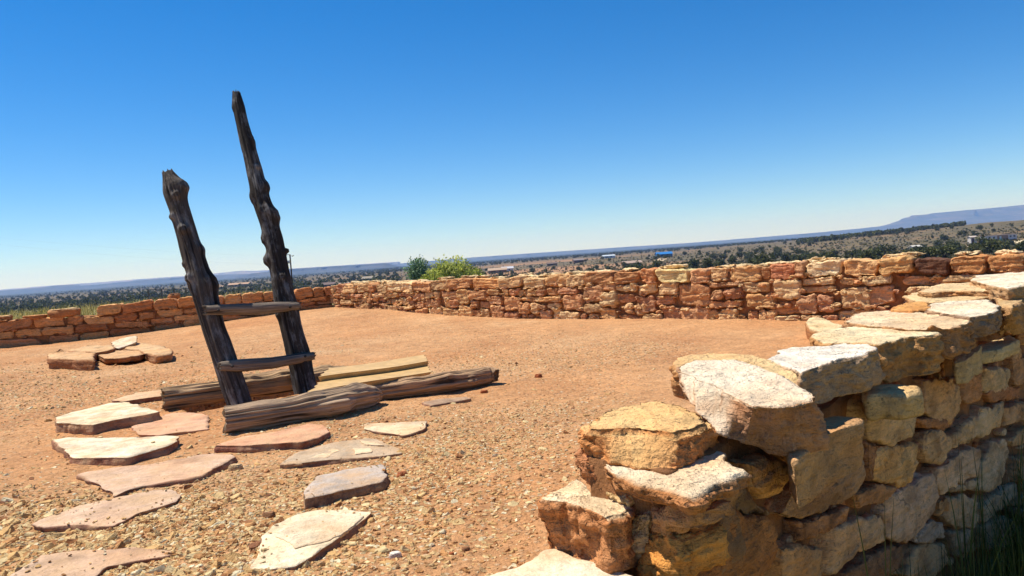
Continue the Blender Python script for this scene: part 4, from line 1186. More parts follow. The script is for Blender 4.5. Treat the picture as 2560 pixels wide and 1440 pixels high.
# loose stones on the left wall
def wall_cap(px0, px1, z, h, lab, col, dep=0.28, seed=0, P0=CORNER, dv=ldir, nv=lnor, off=0.02):
    sa, sb = sorted((s_of(px0, P0, dv), s_of(px1, P0, dv)))
    pts = []
    for t in np.linspace(0, 2 * math.pi, 14, endpoint=False):
        s = (sa + sb) / 2 + (sb - sa) / 2 * np.sign(math.cos(t)) * abs(math.cos(t)) ** 0.6
        o = off - dep / 2 + dep / 2 * np.sign(math.sin(t)) * abs(math.sin(t)) ** 0.6
        pts.append((P0[0] + dv[0] * s + nv[0] * o, P0[1] + dv[1] * s + nv[1] * o, z + h))
    mb = MB()
    slab(mb, pts, ZUP, h, col, r=h * 0.3, amp=0.02, k=64, seed=seed, rag=0.03, rings=5, strata=0.01, taper=0.06, chip=3, top_amp=.6, fq=6, side_col=C(200,136,80))
    return tag(mb.build('rock', M_STONE), lab, 'rock', 'loose rocks on the left wall')
wall_cap(116, 197, 0.405, 0.13, 'thick flat topped rock alone on the lowered part of left wall', C(232,196,140), seed=311)
wall_cap(50, 112, 0.41, 0.06, 'low flat rock left of the thick one on the lowered wall', C(216,160,100), seed=312)
wall_cap(-40, 24, 0.40, 0.10, 'pale rock where the left wall leaves the picture', C(224,178,118), seed=313)
wall_cap(420, 444, 0.52, 0.12, 'small dark round rock behind the caps of the left wall', C(150,100,66), seed=314, off=-0.2, dep=0.2)

# ------------------------------------------------------------------ vegetation near the wall
def grass_clump(name, roots, hmin, hmax, cols, mat, lean=0.25, wid=0.004, seed=0, label=None):
    rr = np.random.default_rng(seed)
    mb = MB()
    for (x, y, z) in roots:
        h = rr.uniform(hmin, hmax)
        a = rr.uniform(0, 6.28); ln = abs(rr.normal(0, lean)) * h
        w = wid * rr.uniform(0.6, 1.4)
        b_ = rr.uniform(0, 3.14)
        wx, wy = math.cos(b_) * w, math.sin(b_) * w
        V = []
        for q in range(5):
            f = q / 4
            k = (1 - f) ** 0.7
            cx, cy, cz = x + math.cos(a) * ln * f * f, y + math.sin(a) * ln * f * f, z + h * (f - 0.12 * ln / h * f * f)
            V += [(cx - wx * k, cy - wy * k, cz), (cx + wx * k, cy + wy * k, cz)]
        F = [(2 * q, 2 * q + 1, 2 * q + 3, 2 * q + 2) for q in range(4)]
        mb.add(V, F, cols[rr.integers(len(cols))] * rr.uniform(.7, 1.2))
    return tag(mb.build(name, mat, smooth=False, local=False), kind='stuff')
rr = np.random.default_rng(3)
roots = []
for _ in range(1500):
    s, o = rr.uniform(0.15, 4.2), 0.05 + abs(rr.normal(0, 0.28))
    if s < 1.0 and rr.random() < 0.75: continue
    x, y = RW0 + RWD * s + RWN * o
    roots.append((x, y, float(terrain_h(np.array([x]), np.array([y]))[0]) - 0.01))
grass_clump('grass', roots, 0.25, 0.62, [C(92,104,44), C(78,92,40), C(130,124,66), C(70,84,38)], M_LEAF, seed=4)
roots = []
for (px, s, o) in ((2065, .95, .10), (2300, 1.9, .1), (2330, 1.8, .12), (2480, 2.6, .15), (2400, 2.2, .1)):
    x, y = RW0 + RWD * s + RWN * o
    for q in range(3): roots.append((x + rr.normal(0, .012), y + rr.normal(0, .012), -0.86))
grass_clump('grass', roots, 0.72, 0.95, [C(96,104,50), C(120,118,64)], M_LEAF, lean=0.08, wid=0.005, seed=9)
# dry grass beyond the left wall
roots = []
r2 = np.random.default_rng(12)
for _ in range(9000):
    d = r2.uniform(17, 60); px = r2.uniform(-120, 700)
    x = (px - 1280) / FPX * d
    roots.append((x, d, 0))
ra = np.array(roots); ra[:, 2] = terrain_h(ra[:, 0], ra[:, 1])
grass_clump('dry_grass', ra, 0.15, 0.5, [C(206,184,112), C(186,166,96), C(160,148,84), C(216,200,138)], M_LEAF, lean=0.5, wid=0.02, seed=13)

# ------------------------------------------------------------------ trees
def crown_mesh(seed, w, h, n, leaf, cols, clumps=14, low=0.05, shape='round'):
    rr = np.random.default_rng(seed)
    V, F, CC = [], [], []
    cl = []
    for _ in range(clumps):
        u = unit(rr.normal(size=3)); f = 0.8 * rr.random() ** 0.45
        zc = low * h + (h - low * h) * (0.5 + 0.5 * u[2] * f * 0.8)
        tf = (zc / h)
        ww = w * (1.0 if shape == 'round' else max(0.15, 1.05 - tf))
        cl.append((u[0] * f * ww * 0.5 * 0.8, u[1] * f * ww * 0.5 * 0.8, zc, rr.uniform(0.2, 0.32) * min(w, h), rr.uniform(0.65, 1.3), rr.integers(len(cols))))
    for i in range(n):
        cx, cy, cz, cr, cb, ci = cl[rr.integers(clumps)]
        u = unit(rr.normal(size=3)) * cr * rr.uniform(0.5, 1.05)
        p = np.array([cx + u[0], cy + u[1], max(0.02, cz + u[2] * 0.85)])
        s = leaf * rr.uniform(0.6, 1.3)
        a, b_ = unit(rr.normal(size=3)), unit(rr.normal(size=3))
        b_ = unit(np.cross(a, b_))
        q = len(V)
        V += [p - a * s, p + b_ * s * 0.55, p + a * s, p - b_ * s * 0.55]
        F.append((q, q + 1, q + 2, q + 3))
        c = cols[ci] * cb * rr.uniform(0.8, 1.2)
        CC += [c] * 4
    return np.array(V), F, np.array(CC)
def trunk_geo(mb, h, r, limbs, seed, spread, col=C(110, 92, 74)):
    rr = np.random.default_rng(seed)
    def seg(p, q, ra, rb):
        d = unit(q - p); e1 = unit(np.cross(d, [0.3, 1, 0.2])); e2 = np.cross(d, e1)
        V = [p + ra * (math.cos(t) * e1 + math.sin(t) * e2) for t in np.linspace(0, 6.283, 7)[:-1]] + [q + rb * (math.cos(t) * e1 + math.sin(t) * e2) for t in np.linspace(0, 6.283, 7)[:-1]]
        mb.add(V, [(j, (j + 1) % 6, 6 + (j + 1) % 6, 6 + j) for j in range(6)], col)
    fork = np.array([0, 0, h * 0.3])
    seg(np.array([0, 0, -0.2]), fork, r, r * 0.8)
    for i in range(limbs):
        a = i * 6.283 / limbs + rr.uniform(-.4, .4)
        q = np.array([math.cos(a) * spread * rr.uniform(.3, .6), math.sin(a) * spread * rr.uniform(.3, .6), h * rr.uniform(.55, .85)])
        seg(fork, q, r * 0.6, r * 0.2)
def mesh_of(name, V, F, CC, mat):
    mb = MB(); mb.add(V, F, CC)
    o = mb.build(name, mat, smooth=False, local=False)
    return o
def tz(x, y): return float(terrain_h(np.array([x]), np.array([y]))[0])
def on_terrain(px, d):
    x = (px - 1280) / FPX * d
    return x, d, tz(x, d)
JG = [C(106, 108, 62), C(92, 96, 56), C(120, 118, 72), C(80, 86, 50)]
JUN = []
for q in range(7):
    V, F, CC = crown_mesh(500 + q, 3.6, rnd.uniform(2.8, 3.8), 420, 0.30, JG, clumps=16)
    me = mesh_of('juniper_crown', V, F, CC, M_LEAF)
    tb = MB(); trunk_geo(tb, 3.0, 0.18, 4, q, 1.8)
    tr = tb.build('trunk', M_PLAIN, local=False)
    JUN.append((me.data, tr.data))
    bpy.data.objects.remove(me); bpy.data.objects.remove(tr)
def juniper(x, y, s, lab, grp, parts):
    cm, tm = JUN[rnd.randrange(len(JUN))]
    z = tz(x, y) - 0.1
    rz = rnd.uniform(0, 6.28)
    if parts:
        o = empty('juniper_tree', (x, y, z), label=lab, cat='tree', group=grp)
        for nm, me in (('crown', cm), ('trunk', tm)): link(nm, me, o)
    else:
        o = link('juniper_tree', cm); o.location = (x, y, z); tag(o, lab, 'tree', grp)
    o.scale = (s * rnd.uniform(.9, 1.15), s * rnd.uniform(.9, 1.15), s * rnd.uniform(.85, 1.15))
    o.rotation_euler = (0, 0, rz)
def wall_hides(px, d, top):
    """is the point (px at distance d, height top) hidden behind the courtyard walls"""
    x = (px - 1280) / FPX * d
    u, v = proj((x, d, top))
    lim = np.interp(u, [0, 240, 830, 930, 1280, 1500, 1730, 2040, 2350, 2560], [785, 755, 722, 714, 696, 694, 672, 664, 650, 632])
    return v > lim + 4
DS = 90 * (900 / 90) ** np.linspace(0, 1, 260)
def hit_terrain(px, py):
    d = ray(px, py)
    X, Y, Z = EYE[0] + d[0] / d[1] * DS, DS, EYE[2] + d[2] / d[1] * DS
    under = np.nonzero(Z < terrain_h(X, Y))[0]
    return float(DS[under[0]]) if len(under) and under[0] > 0 else None
WALLX, WALLY = [0, 240, 830, 930, 1280, 1500, 1730, 2040, 2350, 2560], [785, 755, 722, 714, 696, 694, 672, 664, 650, 632]
def spread(n, pxa, pxb, lab, grp, smin, smax, parts, mind=3.0, power=0.8, top=6, cond=None):
    k = tries = 0
    while k < n and tries < n * 40:
        tries += 1
        px = rnd.uniform(pxa, pxb)
        hy = 642 - 0.072 * (px - 1280)
        wy = float(np.interp(px, WALLX, WALLY)) + 8
        py = hy + top + (wy - hy - top) * rnd.random() ** power
        d = hit_terrain(px, py)
        if d is None or d < 120: continue
        if cond and not cond(px, d): continue
        x = (px - 1280) / FPX * d
        if any((x - a) ** 2 + (d - b_) ** 2 < mind ** 2 for a, b_ in placed): continue
        placed.append((x, d))
        juniper(x, d, rnd.uniform(smin, smax), lab, grp, parts and d < 420)
        k += 1
    print(grp, k)
placed = []
def scatter(n, pxa, pxb, da, db, lab, grp, smin, smax, parts, mind=2.6, cond=None):
    k = tries = 0
    while k < n and tries < n * 60:
        tries += 1
        d = da * (db / da) ** rnd.random(); px = rnd.uniform(pxa, pxb)
        x = (px - 1280) / FPX * d
        if cond and not cond(px, d): continue
        if any((x - a) ** 2 + (d - b_) ** 2 < mind ** 2 for a, b_ in placed): continue
        s = rnd.uniform(smin, smax)
        if wall_hides(px, d, tz(x, d) + 2.4 * s): continue
        placed.append((x, d))
        juniper(x, d, s, lab, grp, parts)
        k += 1
nz_ok = lambda sc, th: (lambda px, d: float(fbm(np.array([[(px - 1280) / FPX * d / sc, d / sc, 0.0]]), 2, 61)[0]) > th)
spread(190, 1560, 2620, 'olive green juniper on the scrubby slope past the right half of back wall', 'junipers on the slope past the back wall', 0.75, 1.45, True, 3.0, 0.75, cond=nz_ok(50, -0.22))
spread(52, -60, 1000, 'dark juniper on the plain past the left wall', 'junipers on the plain past the left wall', 0.8, 1.4, True, 4, cond=nz_ok(60, -0.2))
spread(48, 1200, 1640, 'small juniper among the houses and red fields', 'junipers among the houses', 0.6, 1.1, True, 4, 1.0)
def stuff_trees():
    rr = np.random.default_rng(90)
    mb = MB()
    base = []
    for q in range(6):
        V, F, CC = crown_mesh(700 + q, 3.8, 3.2, 44, 0.75, JG, clumps=7)
        base.append((V, np.array(F), CC))
    cnt = 0
    def put(px, d, s):
        nonlocal cnt
        x = (px - 1280) / FPX * d; z = tz(x, d)
        V, F, CC = base[rr.integers(6)]
        a = rr.uniform(0, 6.28)
        c, n = math.cos(a), math.sin(a)
        Q = np.stack([V[:, 0] * c - V[:, 1] * n, V[:, 0] * n + V[:, 1] * c, V[:, 2]], 1) * s + [x, d, z - 0.1]
        mb.add(Q, F, CC * rr.uniform(.8, 1.15))
        cnt += 1
    for _ in range(1500): put(rr.uniform(-150, 1000), 420 * (3200 / 420) ** rr.random(), rr.uniform(.8, 1.4))
    for _ in range(300): put(rr.uniform(-150, 560), rr.uniform(260, 520), rr.uniform(.8, 1.3))
    for _ in range(2600): put(rr.uniform(900, 2250), 1150 * (3600 / 1150) ** rr.random(), rr.uniform(.8, 1.4))
    for _ in range(420): put(rr.uniform(2000, 2420), rr.uniform(640, 820), rr.uniform(.9, 1.5))
    print('far trees', cnt)
    tag(mb.build('distant_woodland', M_LEAF, smooth=False, local=False), kind='stuff')
stuff_trees()
def sagebrush():
    rr = np.random.default_rng(91)
    mb = MB()
    SG = [C(118, 114, 80), C(102, 102, 66), C(134, 122, 86), C(88, 90, 56)]
    base = []
    for q in range(5):
        V, F, CC = crown_mesh(800 + q, 1.3, 0.75, 26, 0.22, SG, clumps=5, low=0.2)
        base.append((V, F, CC))
    n_ = 0
    while n_ < 6500:
        px = rr.uniform(-80, 2640)
        hy = 642 - 0.072 * (px - 1280)
        wy = float(np.interp(px, WALLX, WALLY)) + 8
        d = hit_terrain(px, hy + 8 + (wy - hy - 8) * rr.random() ** 0.8)
        if d is None: continue
        n_ += 1
        x = (px - 1280) / FPX * d; z = tz(x, d)
        V, F, CC = base[rr.integers(5)]
        a = rr.uniform(0, 6.28); c, n = math.cos(a), math.sin(a)
        Q = np.stack([V[:, 0] * c - V[:, 1] * n, V[:, 0] * n + V[:, 1] * c, V[:, 2]], 1) * rr.uniform(.8, 2.1) + [x, d, z - 0.05]
        mb.add(Q, F, CC * rr.uniform(.8, 1.15))
    tag(mb.build('sagebrush', M_LEAF, smooth=False, local=False), kind='stuff')
sagebrush()
def single_tree(name, px, py_base, d, w, h, n, leaf, cols, lab, seed, shape='round', clumps=26):
    x = (px - 1280) / FPX * d
    z = tz(x, d) - 0.2
    o = empty(name, (x, d, z), label=lab, cat='tree')
    V, F, CC = crown_mesh(seed, w, h, n, leaf, cols, clumps=clumps, low=0.12, shape=shape)
    c = mesh_of('crown', V, F, CC, M_LEAF); c.parent = o
    tb = MB(); trunk_geo(tb, h, 0.16, 6, seed, w * 0.5)
    t = tb.build('trunk', M_PLAIN, local=False); t.parent = o
YG = [C(214, 216, 96), C(196, 204, 84), C(228, 228, 122), C(172, 184, 76)]
BG = [C(138, 172, 118), C(116, 154, 100), C(158, 184, 134)]
single_tree('broadleaf_tree', 1050, 700, 118, 5.4, 6.2, 2600, 0.2, BG, 'blue green leafy tree beside the bright yellow green tree', 901, 'cone', 30)
single_tree('broadleaf_tree', 1140, 700, 112, 7.6, 6.0, 4200, 0.18, YG, 'bright yellow green spring tree past the middle of back wall', 902, 'round', 34)
single_tree('broadleaf_tree', 1186, 700, 116, 4.6, 4.3, 1700, 0.17, YG + [C(130,140,80)], 'low yellow green shrubby tree at the right of the bright one', 903, 'round', 20)
single_tree('broadleaf_tree', 1085, 700, 108, 4.4, 3.9, 1700, 0.17, YG, 'low bright green sapling thicket in front of the blue green tree', 905, 'round', 20)
single_tree('conifer_tree', 1258, 700, 130, 2.4, 4.0, 1300, 0.16, [C(66, 78, 58), C(56, 68, 50)], 'dark pointed conifer standing alone right of yellow green trees', 904, 'cone', 18)

# ------------------------------------------------------------------ buildings, road, pole, fence
def gable(name, px, d, L, Wd, wall_h, roof_h, wcol, rcol, lab, rz=0.0, wins=2, zoff=0.0):
    x, y, z = on_terrain(px, d)
    z += zoff
    o = empty(name, (x, y, z), label=lab, cat='house')
    o.rotation_euler = (0, 0, rz)
    def part(nm, mb):
        q = mb.build(nm, M_PLAIN, smooth=False, local=False); q.parent = o
        return q
    mb = MB()
    hx, hy = L / 2, Wd / 2
    V = [(-hx, -hy, -0.6), (hx, -hy, -0.6), (hx, hy, -0.6), (-hx, hy, -0.6), (-hx, -hy, wall_h), (hx, -hy, wall_h), (hx, hy, wall_h), (-hx, hy, wall_h), (-hx, 0, wall_h + roof_h), (hx, 0, wall_h + roof_h)]
    mb.add(V, [(0, 1, 5, 4), (1, 2, 6, 9, 5), (2, 3, 7, 6), (3, 0, 4, 8, 7)], wcol)
    part('wall', mb)
    mb = MB()
    e = 0.5; t = 0.15
    zr, zl = wall_h + roof_h + 0.06, wall_h - roof_h * e / hy + 0.06
    for s in (-1, 1):
        V = [(-hx - e, 0, zr), (hx + e, 0, zr), (hx + e, s * (hy + e), zl), (-hx - e, s * (hy + e), zl)]
        V += [(a, b_, c + t) for a, b_, c in V]
        mb.add(V, [(4, 5, 6, 7), (0, 3, 2, 1), (0, 1, 5, 4), (1, 2, 6, 5), (2, 3, 7, 6), (3, 0, 4, 7)], rcol)
    part('roof', mb)
    for q in range(wins):
        mb = MB()
        mb.box(-hx + L * (q + 1) / (wins + 1), -hy - 0.02, wall_h * 0.55, L * 0.06, 0.05, wall_h * 0.22, C(60, 62, 66))
        part('window', mb)
    mb = MB(); mb.box(-hx + L * 0.62 / (wins + 1) * 1.0, -hy - 0.02, wall_h * 0.42, 0.5, 0.05, wall_h * 0.42, C(110, 80, 60))
    part('door', mb)
gable('house', 1664, 700, 14, 8, 2.4, 1.7, C(70, 110, 150), C(50, 130, 200), 'house with a bright blue roof on the hillside', 0.06)
gable('house', 1582, 470, 11, 7, 2.0, 1.2, C(130, 108, 90), C(186, 160, 140), 'low brown house with a pale flat looking roof below the blue roofed one', 0.1)
gable('house', 1247, 560, 13, 8, 2.2, 1.4, C(150, 124, 100), C(196, 166, 136), 'tan roofed house above the dark conifer')
gable('house', 1272, 610, 9, 7, 2.2, 1.3, C(220, 214, 206), C(206, 204, 206), 'small white house just right of the tan roofed one')
gable('house', 1450, 720, 9, 7, 2.4, 1.2, C(120, 92, 76), C(150, 136, 130), 'dark brown house on the red field', 0.1, 1)
gable('house', 1526, 900, 14, 8, 2.6, 1.2, C(216, 214, 210), C(206, 214, 220), 'white house far out below the blue ridge', 0.1)
gable('house', 1384, 700, 9, 6, 1.8, 1.2, C(110, 92, 80), C(130, 110, 96), 'low dark shed on the red field', 0.0, 1)
gable('house', 930, 640, 13, 9, 2.0, 1.6, C(190, 176, 160), C(160, 146, 124), 'grey roofed house left of the green trees', -0.1)
gable('house', 858, 470, 8, 6, 1.6, 1.2, C(150, 138, 124), C(176, 164, 146), 'grey low house by the pale dirt road', -0.1, 1)
gable('house', 825, 520, 9, 6, 1.8, 1.3, C(120, 98, 92), C(120, 98, 88), 'dark roofed house at the left end of the dirt road', -0.1, 1)
gable('house', 602, 880, 24, 9, 2.2, 1.6, C(160, 140, 120), C(196, 158, 124), 'long tan roofed house seen between the ladder posts', -0.1, 4)
gable('house', 548, 760, 11, 7, 2.2, 1.3, C(150, 130, 110), C(182, 150, 118), 'small tan house at the left post side of the long one', -0.1)
gable('house', 2292, 330, 3.4, 3, 2.6, 0.5, C(232, 224, 206), C(226, 218, 204), 'small cream hut half hidden by a juniper', 0.2, 1)
def trailer(px, d, L, lab, rz):
    x, y, z = on_terrain(px, d)
    o = empty('mobile_home', (x, y, z), label=lab, cat='mobile home')
    o.rotation_euler = (0, 0, rz)
    def part(nm, f):
        mb = MB(); f(mb)
        q = mb.build(nm, M_PLAIN, smooth=False, local=False); q.parent = o
    part('body', lambda m: m.box(0, 0, 2.0, L / 2, 2.0, 1.3, C(226, 222, 218)))
    part('middle_panel', lambda m: m.box(L * 0.05, -2.03, 1.95, L * 0.17, 0.05, 1.2, C(176, 140, 112)))
    part('roof', lambda m: m.box(0, 0, 3.4, L / 2 + 0.2, 2.2, 0.1, C(190, 160, 140)))
    part('skirting', lambda m: m.box(0, 0, 0.3, L / 2 - 0.1, 1.9, 0.4, C(70, 60, 56)))
    for q in (-0.36, -0.22, 0.3, 0.42): part('window', lambda m: m.box(q * L, -2.03, 2.3, 0.5, 0.05, 0.4, C(80, 84, 92)))
    part('door', lambda m: m.box(-0.02 * L, -2.1, 1.7, 0.5, 0.05, 1.0, C(236, 234, 230)))
    part('porch', lambda m: m.box(-0.02 * L, -2.9, 0.7, 1.2, 0.8, 0.5, C(90, 120, 96)))
trailer(2502, 410, 17.5, 'long white mobile home with a brown middle section on the hill', 0.05)
x, y, z = on_terrain(2436, 400)
gable('house', 2436, 400, 3.0, 3.0, 3.4, 0.5, C(222, 212, 200), C(206, 190, 172), 'narrow pale shed beside the big juniper near the mobile home', 0.0, 1)
juniper(*on_terrain(2458, 385)[:2], 1.75, 'big round dark juniper in front of the mobile home', 'junipers by the mobile home', True)
juniper(*on_terrain(2310, 320)[:2], 1.25, 'round juniper in front of the small cream hut', 'junipers by the mobile home', True)
def car(px, d, col, lab):
    x, y, z = on_terrain(px, d)
    o = empty('parked_car', (x, y, z), label=lab, cat='car')
    def part(nm, V, F, c, sm=False):
        mb = MB(); mb.add(V, F, c)
        q = mb.build(nm, M_PLAIN, smooth=sm, local=False); q.parent = o
    prof = [(-2.2, .3), (-2.2, .85), (-1.3, 1.0), (-.7, 1.5), (.8, 1.5), (1.4, 1.0), (2.2, .9), (2.2, .3)]
    V = [(a, -.85, b_) for a, b_ in prof] + [(a, .85, b_) for a, b_ in prof]
    part('body', V, [tuple(range(8)), tuple(range(15, 7, -1))] + [(i, i + 8, (i + 1) % 8 + 8, (i + 1) % 8) for i in range(8)], col)
    for a in (-1.4, 1.4):
        for s in (-.86, .86):
            t = np.linspace(0, 6.283, 13)[:-1]
            V = [(a + .33 * math.cos(q), s - .1, .33 + .33 * math.sin(q)) for q in t] + [(a + .33 * math.cos(q), s + .1, .33 + .33 * math.sin(q)) for q in t]
            part('wheel', V, [(j, (j + 1) % 12, 12 + (j + 1) % 12, 12 + j) for j in range(12)] + [tuple(range(12)), tuple(range(23, 11, -1))], C(40, 40, 40))
    V = [(-.66, -.87, 1.02), (1.1, -.87, 1.02), (.72, -.87, 1.42), (-.5, -.87, 1.42)]
    part('window', V, [(0, 1, 2, 3)], C(50, 55, 62))
car(2480, 385, C(230, 230, 228), 'white car parked in front of the mobile home')
def strip(name, pts, w, col, lift=0.25):
    """dirt road draped over the terrain"""
    P = np.array([(on_terrain(px, d)[:2]) for px, d in pts])
    t = np.linspace(0, len(P) - 1, 160)
    Q = np.stack([np.interp(t, range(len(P)), P[:, i]) for i in (0, 1)], 1)
    for _ in range(12): Q[1:-1] = .5 * Q[1:-1] + .25 * (Q[:-2] + Q[2:])
    T = np.gradient(Q, axis=0); T /= np.linalg.norm(T, axis=1, keepdims=True)
    Nn = np.stack([-T[:, 1], T[:, 0]], 1)
    V = []
    for f in np.linspace(-1, 1, 7):
        p = Q + Nn * (w / 2 * f)
        V.append(np.c_[p, terrain_h(p[:, 0], p[:, 1]) + lift])
    V = np.stack(V, 1).reshape(-1, 3)
    F = [(i * 7 + j, i * 7 + j + 1, (i + 1) * 7 + j + 1, (i + 1) * 7 + j) for i in range(159) for j in range(6)]
    mb = MB(); mb.add(V, F, col)
    tag(mb.build(name, M_PLAIN, local=False), kind='structure')
strip('dirt_road', [(780, 420), (860, 400), (960, 395), (1030, 390), (1120, 390)], 7, C(214, 188, 150))
strip('dirt_road', [(1220, 430), (1330, 420), (1440, 440), (1540, 470), (1640, 520), (1668, 660)], 8, C(212, 184, 144))
strip('dirt_road', [(2345, 345), (2400, 372), (2480, 372), (2560, 390), (2620, 400)], 12, C(226, 204, 160))
def pole():
    d = 82.0
    b = at_d(731, 712, d); t = at_d(726, 636, d)
    zb = tz(b[0], d)
    o = empty('utility_pole', (b[0], d, zb), label='dark utility pole with a transformer seen just right of the taller ladder post', cat='pole')
    H_ = t[2] - zb
    def cyl(nm, p, q, r, col):
        p, q = np.array(p, float), np.array(q, float)
        dd = unit(q - p); e1 = unit(np.cross(dd, [0.2, 1, 0.1])); e2 = np.cross(dd, e1)
        V = [p + r * (math.cos(a) * e1 + math.sin(a) * e2) for a in np.linspace(0, 6.283, 11)[:-1]] + [q + r * (math.cos(a) * e1 + math.sin(a) * e2) for a in np.linspace(0, 6.283, 11)[:-1]]
        mb = MB(); mb.add(V, [(j, (j + 1) % 10, 10 + (j + 1) % 10, 10 + j) for j in range(10)] + [tuple(range(9, -1, -1)), tuple(range(10, 20))], col)
        q_ = mb.build(nm, M_PLAIN, local=False); q_.parent = o
    cyl('shaft', (0, 0, -0.3), (0, 0, H_), 0.075, C(74, 62, 54))
    cyl('crossarm', (-0.32, -0.1, H_ - 0.02), (0.05, -0.1, H_ - 0.02), 0.03, C(80, 70, 62))
    cyl('transformer', (-0.20, -0.08, H_ - 0.95), (-0.20, -0.08, H_ - 0.62), 0.13, C(190, 194, 200))
    cyl('insulator', (0.24, 0, H_ - 0.26), (0.24, 0, H_ - 0.16), 0.04, C(60, 60, 66))
    cyl('insulator', (0.37, 0, H_ - 0.2), (0.37, 0, H_ - 0.1), 0.035, C(60, 60, 66))
    cyl('insulator_arm', (0, 0, H_ - 0.14), (0.38, 0, H_ - 0.14), 0.012, C(60, 60, 66))
pole()
def wire(pa, pb, lab):
    a, b = at_d(*pa), at_d(*pb)
    t = np.linspace(0, 1, 40)[:, None]
    P = a * (1 - t) + b * t
    P[:, 2] -= (t[:, 0] * (1 - t[:, 0])) * 1.2
    V, r = [], 0.002
    for p in P: V += [p + [0, 0, r], p + [0, -r, -r], p + [0, r, -r]]
    F = [(i * 3 + j, i * 3 + (j + 1) % 3, i * 3 + 3 + (j + 1) % 3, i * 3 + 3 + j) for i in range(39) for j in range(3)]
    mb = MB(); mb.add(V, F, C(90, 90, 95))
    tag(mb.build('power_line', M_PLAIN, local=False), lab, 'cable', 'thin power lines across the left sky')
wire((-60, 588, 60), (716, 640, 82), 'upper faint power line crossing the sky behind the left post')
wire((-60, 605, 60), (718, 662, 82), 'lower faint power line crossing the sky behind the left post')
def pipe_fence():
    d0 = 62.0
    A, B = at_d(372, 742, d0), at_d(520, 722, d0 + 8)
    zb = lambda x, y: tz(x, y)
    o = empty('pipe_fence', (A[0], A[1], zb(A[0], A[1])), label='grey pipe corral fence past the left wall, beside the shorter post', cat='fence')
    k = 6
    org = np.array(o.location)
    for q in range(k):
        f = q / (k - 1)
        x, y = A[0] * (1 - f) + B[0] * f, A[1] * (1 - f) + B[1] * f
        z = zb(x, y)
        mb = MB(); mb.box(x, y, z + 0.75, 0.05, 0.05, 0.85, C(112, 108, 104))
        mb.build('fence_post', M_PLAIN, o, smooth=False)
    for hgt in (0.5, 1.0, 1.55):
        mb = MB()
        P = [np.array([A[0] * (1 - f) + B[0] * f, A[1] * (1 - f) + B[1] * f, 0]) for f in np.linspace(0, 1, 12)]
        V = []
        for p in P:
            z = zb(p[0], p[1]) + hgt
            V += [(p[0], p[1], z + .035), (p[0], p[1] - .035, z - .03), (p[0], p[1] + .035, z - .03)]
        mb.add(V, [(i * 3 + j, i * 3 + (j + 1) % 3, i * 3 + 3 + (j + 1) % 3, i * 3 + 3 + j) for i in range(11) for j in range(3)], C(120, 116, 112))
        mb.build('rail', M_PLAIN, o, smooth=False)
pipe_fence()

# ------------------------------------------------------------------ far mesas and haze
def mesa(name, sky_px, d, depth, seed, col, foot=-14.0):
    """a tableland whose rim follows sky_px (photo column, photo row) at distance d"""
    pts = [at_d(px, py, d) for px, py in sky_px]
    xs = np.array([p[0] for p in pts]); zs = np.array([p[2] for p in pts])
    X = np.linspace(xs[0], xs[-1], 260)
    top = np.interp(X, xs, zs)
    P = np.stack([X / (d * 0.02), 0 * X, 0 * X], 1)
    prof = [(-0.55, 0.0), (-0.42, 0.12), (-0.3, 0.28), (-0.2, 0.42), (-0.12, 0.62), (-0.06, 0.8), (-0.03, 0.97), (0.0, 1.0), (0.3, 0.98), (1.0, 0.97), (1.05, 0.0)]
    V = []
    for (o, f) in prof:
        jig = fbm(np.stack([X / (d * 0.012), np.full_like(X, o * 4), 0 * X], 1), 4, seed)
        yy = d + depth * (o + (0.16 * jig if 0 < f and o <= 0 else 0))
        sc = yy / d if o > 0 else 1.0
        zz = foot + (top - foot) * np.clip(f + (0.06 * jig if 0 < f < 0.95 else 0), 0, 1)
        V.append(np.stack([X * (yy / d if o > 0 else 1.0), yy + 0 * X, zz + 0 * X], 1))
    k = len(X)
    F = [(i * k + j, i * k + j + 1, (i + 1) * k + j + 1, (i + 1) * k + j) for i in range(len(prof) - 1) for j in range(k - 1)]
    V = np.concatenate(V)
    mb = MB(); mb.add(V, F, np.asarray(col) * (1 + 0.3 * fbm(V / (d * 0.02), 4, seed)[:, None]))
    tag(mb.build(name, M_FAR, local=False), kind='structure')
m, n, l, b = new_mat('far_slopes', 0.95)
g = attr(n, 'guv', 'Vector')
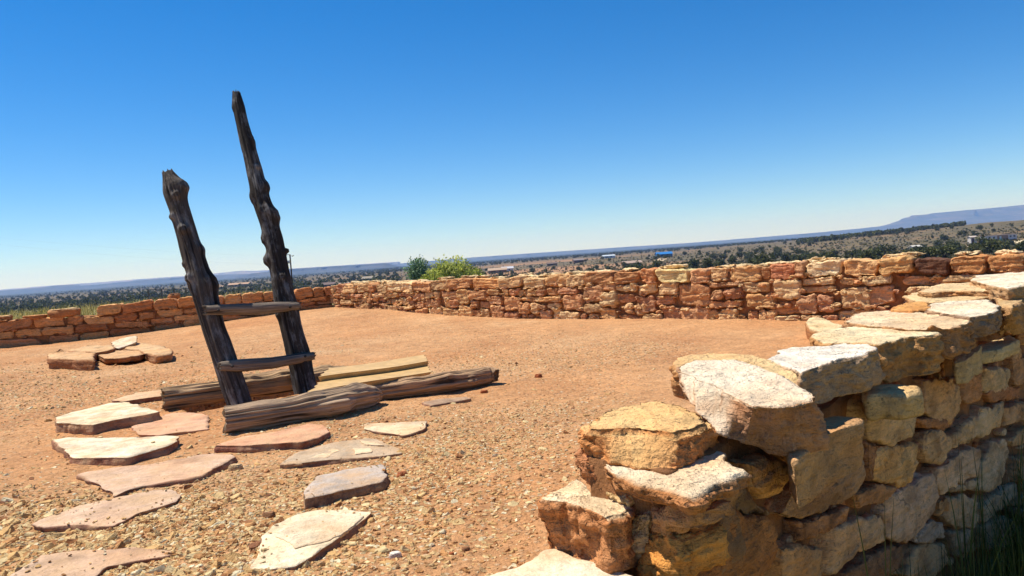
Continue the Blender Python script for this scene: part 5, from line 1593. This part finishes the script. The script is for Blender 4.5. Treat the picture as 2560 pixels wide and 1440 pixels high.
c = mixc(n, l, attr(n, 'Col'), C(46, 52, 36), ramp(n, l, noise(n, l, scaled(n, l, g, (1, 1, 8)), 0.004, 6, 0.7), [(0.4, 0.0), (0.56, 0.9)]))
l.new(c, b.inputs['Base Color'])
M_FAR = m
mesa('mesa', [(-420,757),(-150,741),(0,727),(60,722),(120,717),(150,713),(195,711),(205,714),(250,711),(300,706),(385,698),(467,692),(560,687),(640,684),(700,679),(760,676)], 7000, 1500, 5, C(86, 82, 68))
mesa('mesa', [(640,683),(700,675),(760,670),(880,663),(960,658),(972,658),(985,663),(1030,668),(1090,664)], 5600, 1200, 6, C(84, 80, 66))
mesa('mesa', [(960,662),(1080,652),(1160,645),(1300,635),(1450,625),(1600,615),(1680,610),(1740,606),(1900,593),(2060,580),(2200,566),(2260,560),(2330,556)], 8600, 1600, 7, C(90, 86, 72))
mesa('mesa', [(2180,570),(2216,561),(2222,559),(2228,561),(2245,556),(2262,547),(2280,540),(2290,537.5),(2310,537),(2340,532),(2400,527),(2470,521),(2560,512),(2700,498),(2900,482)], 9300, 2000, 8, C(96, 86, 70))
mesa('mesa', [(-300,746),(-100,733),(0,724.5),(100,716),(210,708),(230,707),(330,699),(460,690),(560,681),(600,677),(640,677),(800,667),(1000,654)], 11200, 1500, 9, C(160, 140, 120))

bpy.ops.mesh.primitive_cube_add(size=1)
hz = bpy.context.object
hz.name = 'haze'
hz.location = (0, 0, 150 - 16)
hz.scale = (27200, 27200, 340)
tag(hz, kind='stuff')
hm = bpy.data.materials.new('haze_air')
hm.use_nodes = True
hn, hl = hm.node_tree.nodes, hm.node_tree.links
hn.remove(hn['Principled BSDF'])
pv = hn.new('ShaderNodeVolumePrincipled')
pv.inputs['Color'].default_value = (0.30, 0.50, 1.0, 1)
pv.inputs['Absorption Color'].default_value = (1, 1, 1, 1)
pv.inputs['Density'].default_value = 0.00011
pv.inputs['Anisotropy'].default_value = 0.1
hl.new(pv.outputs[0], hn['Material Output'].inputs['Volume'])
hz.data.materials.append(hm)
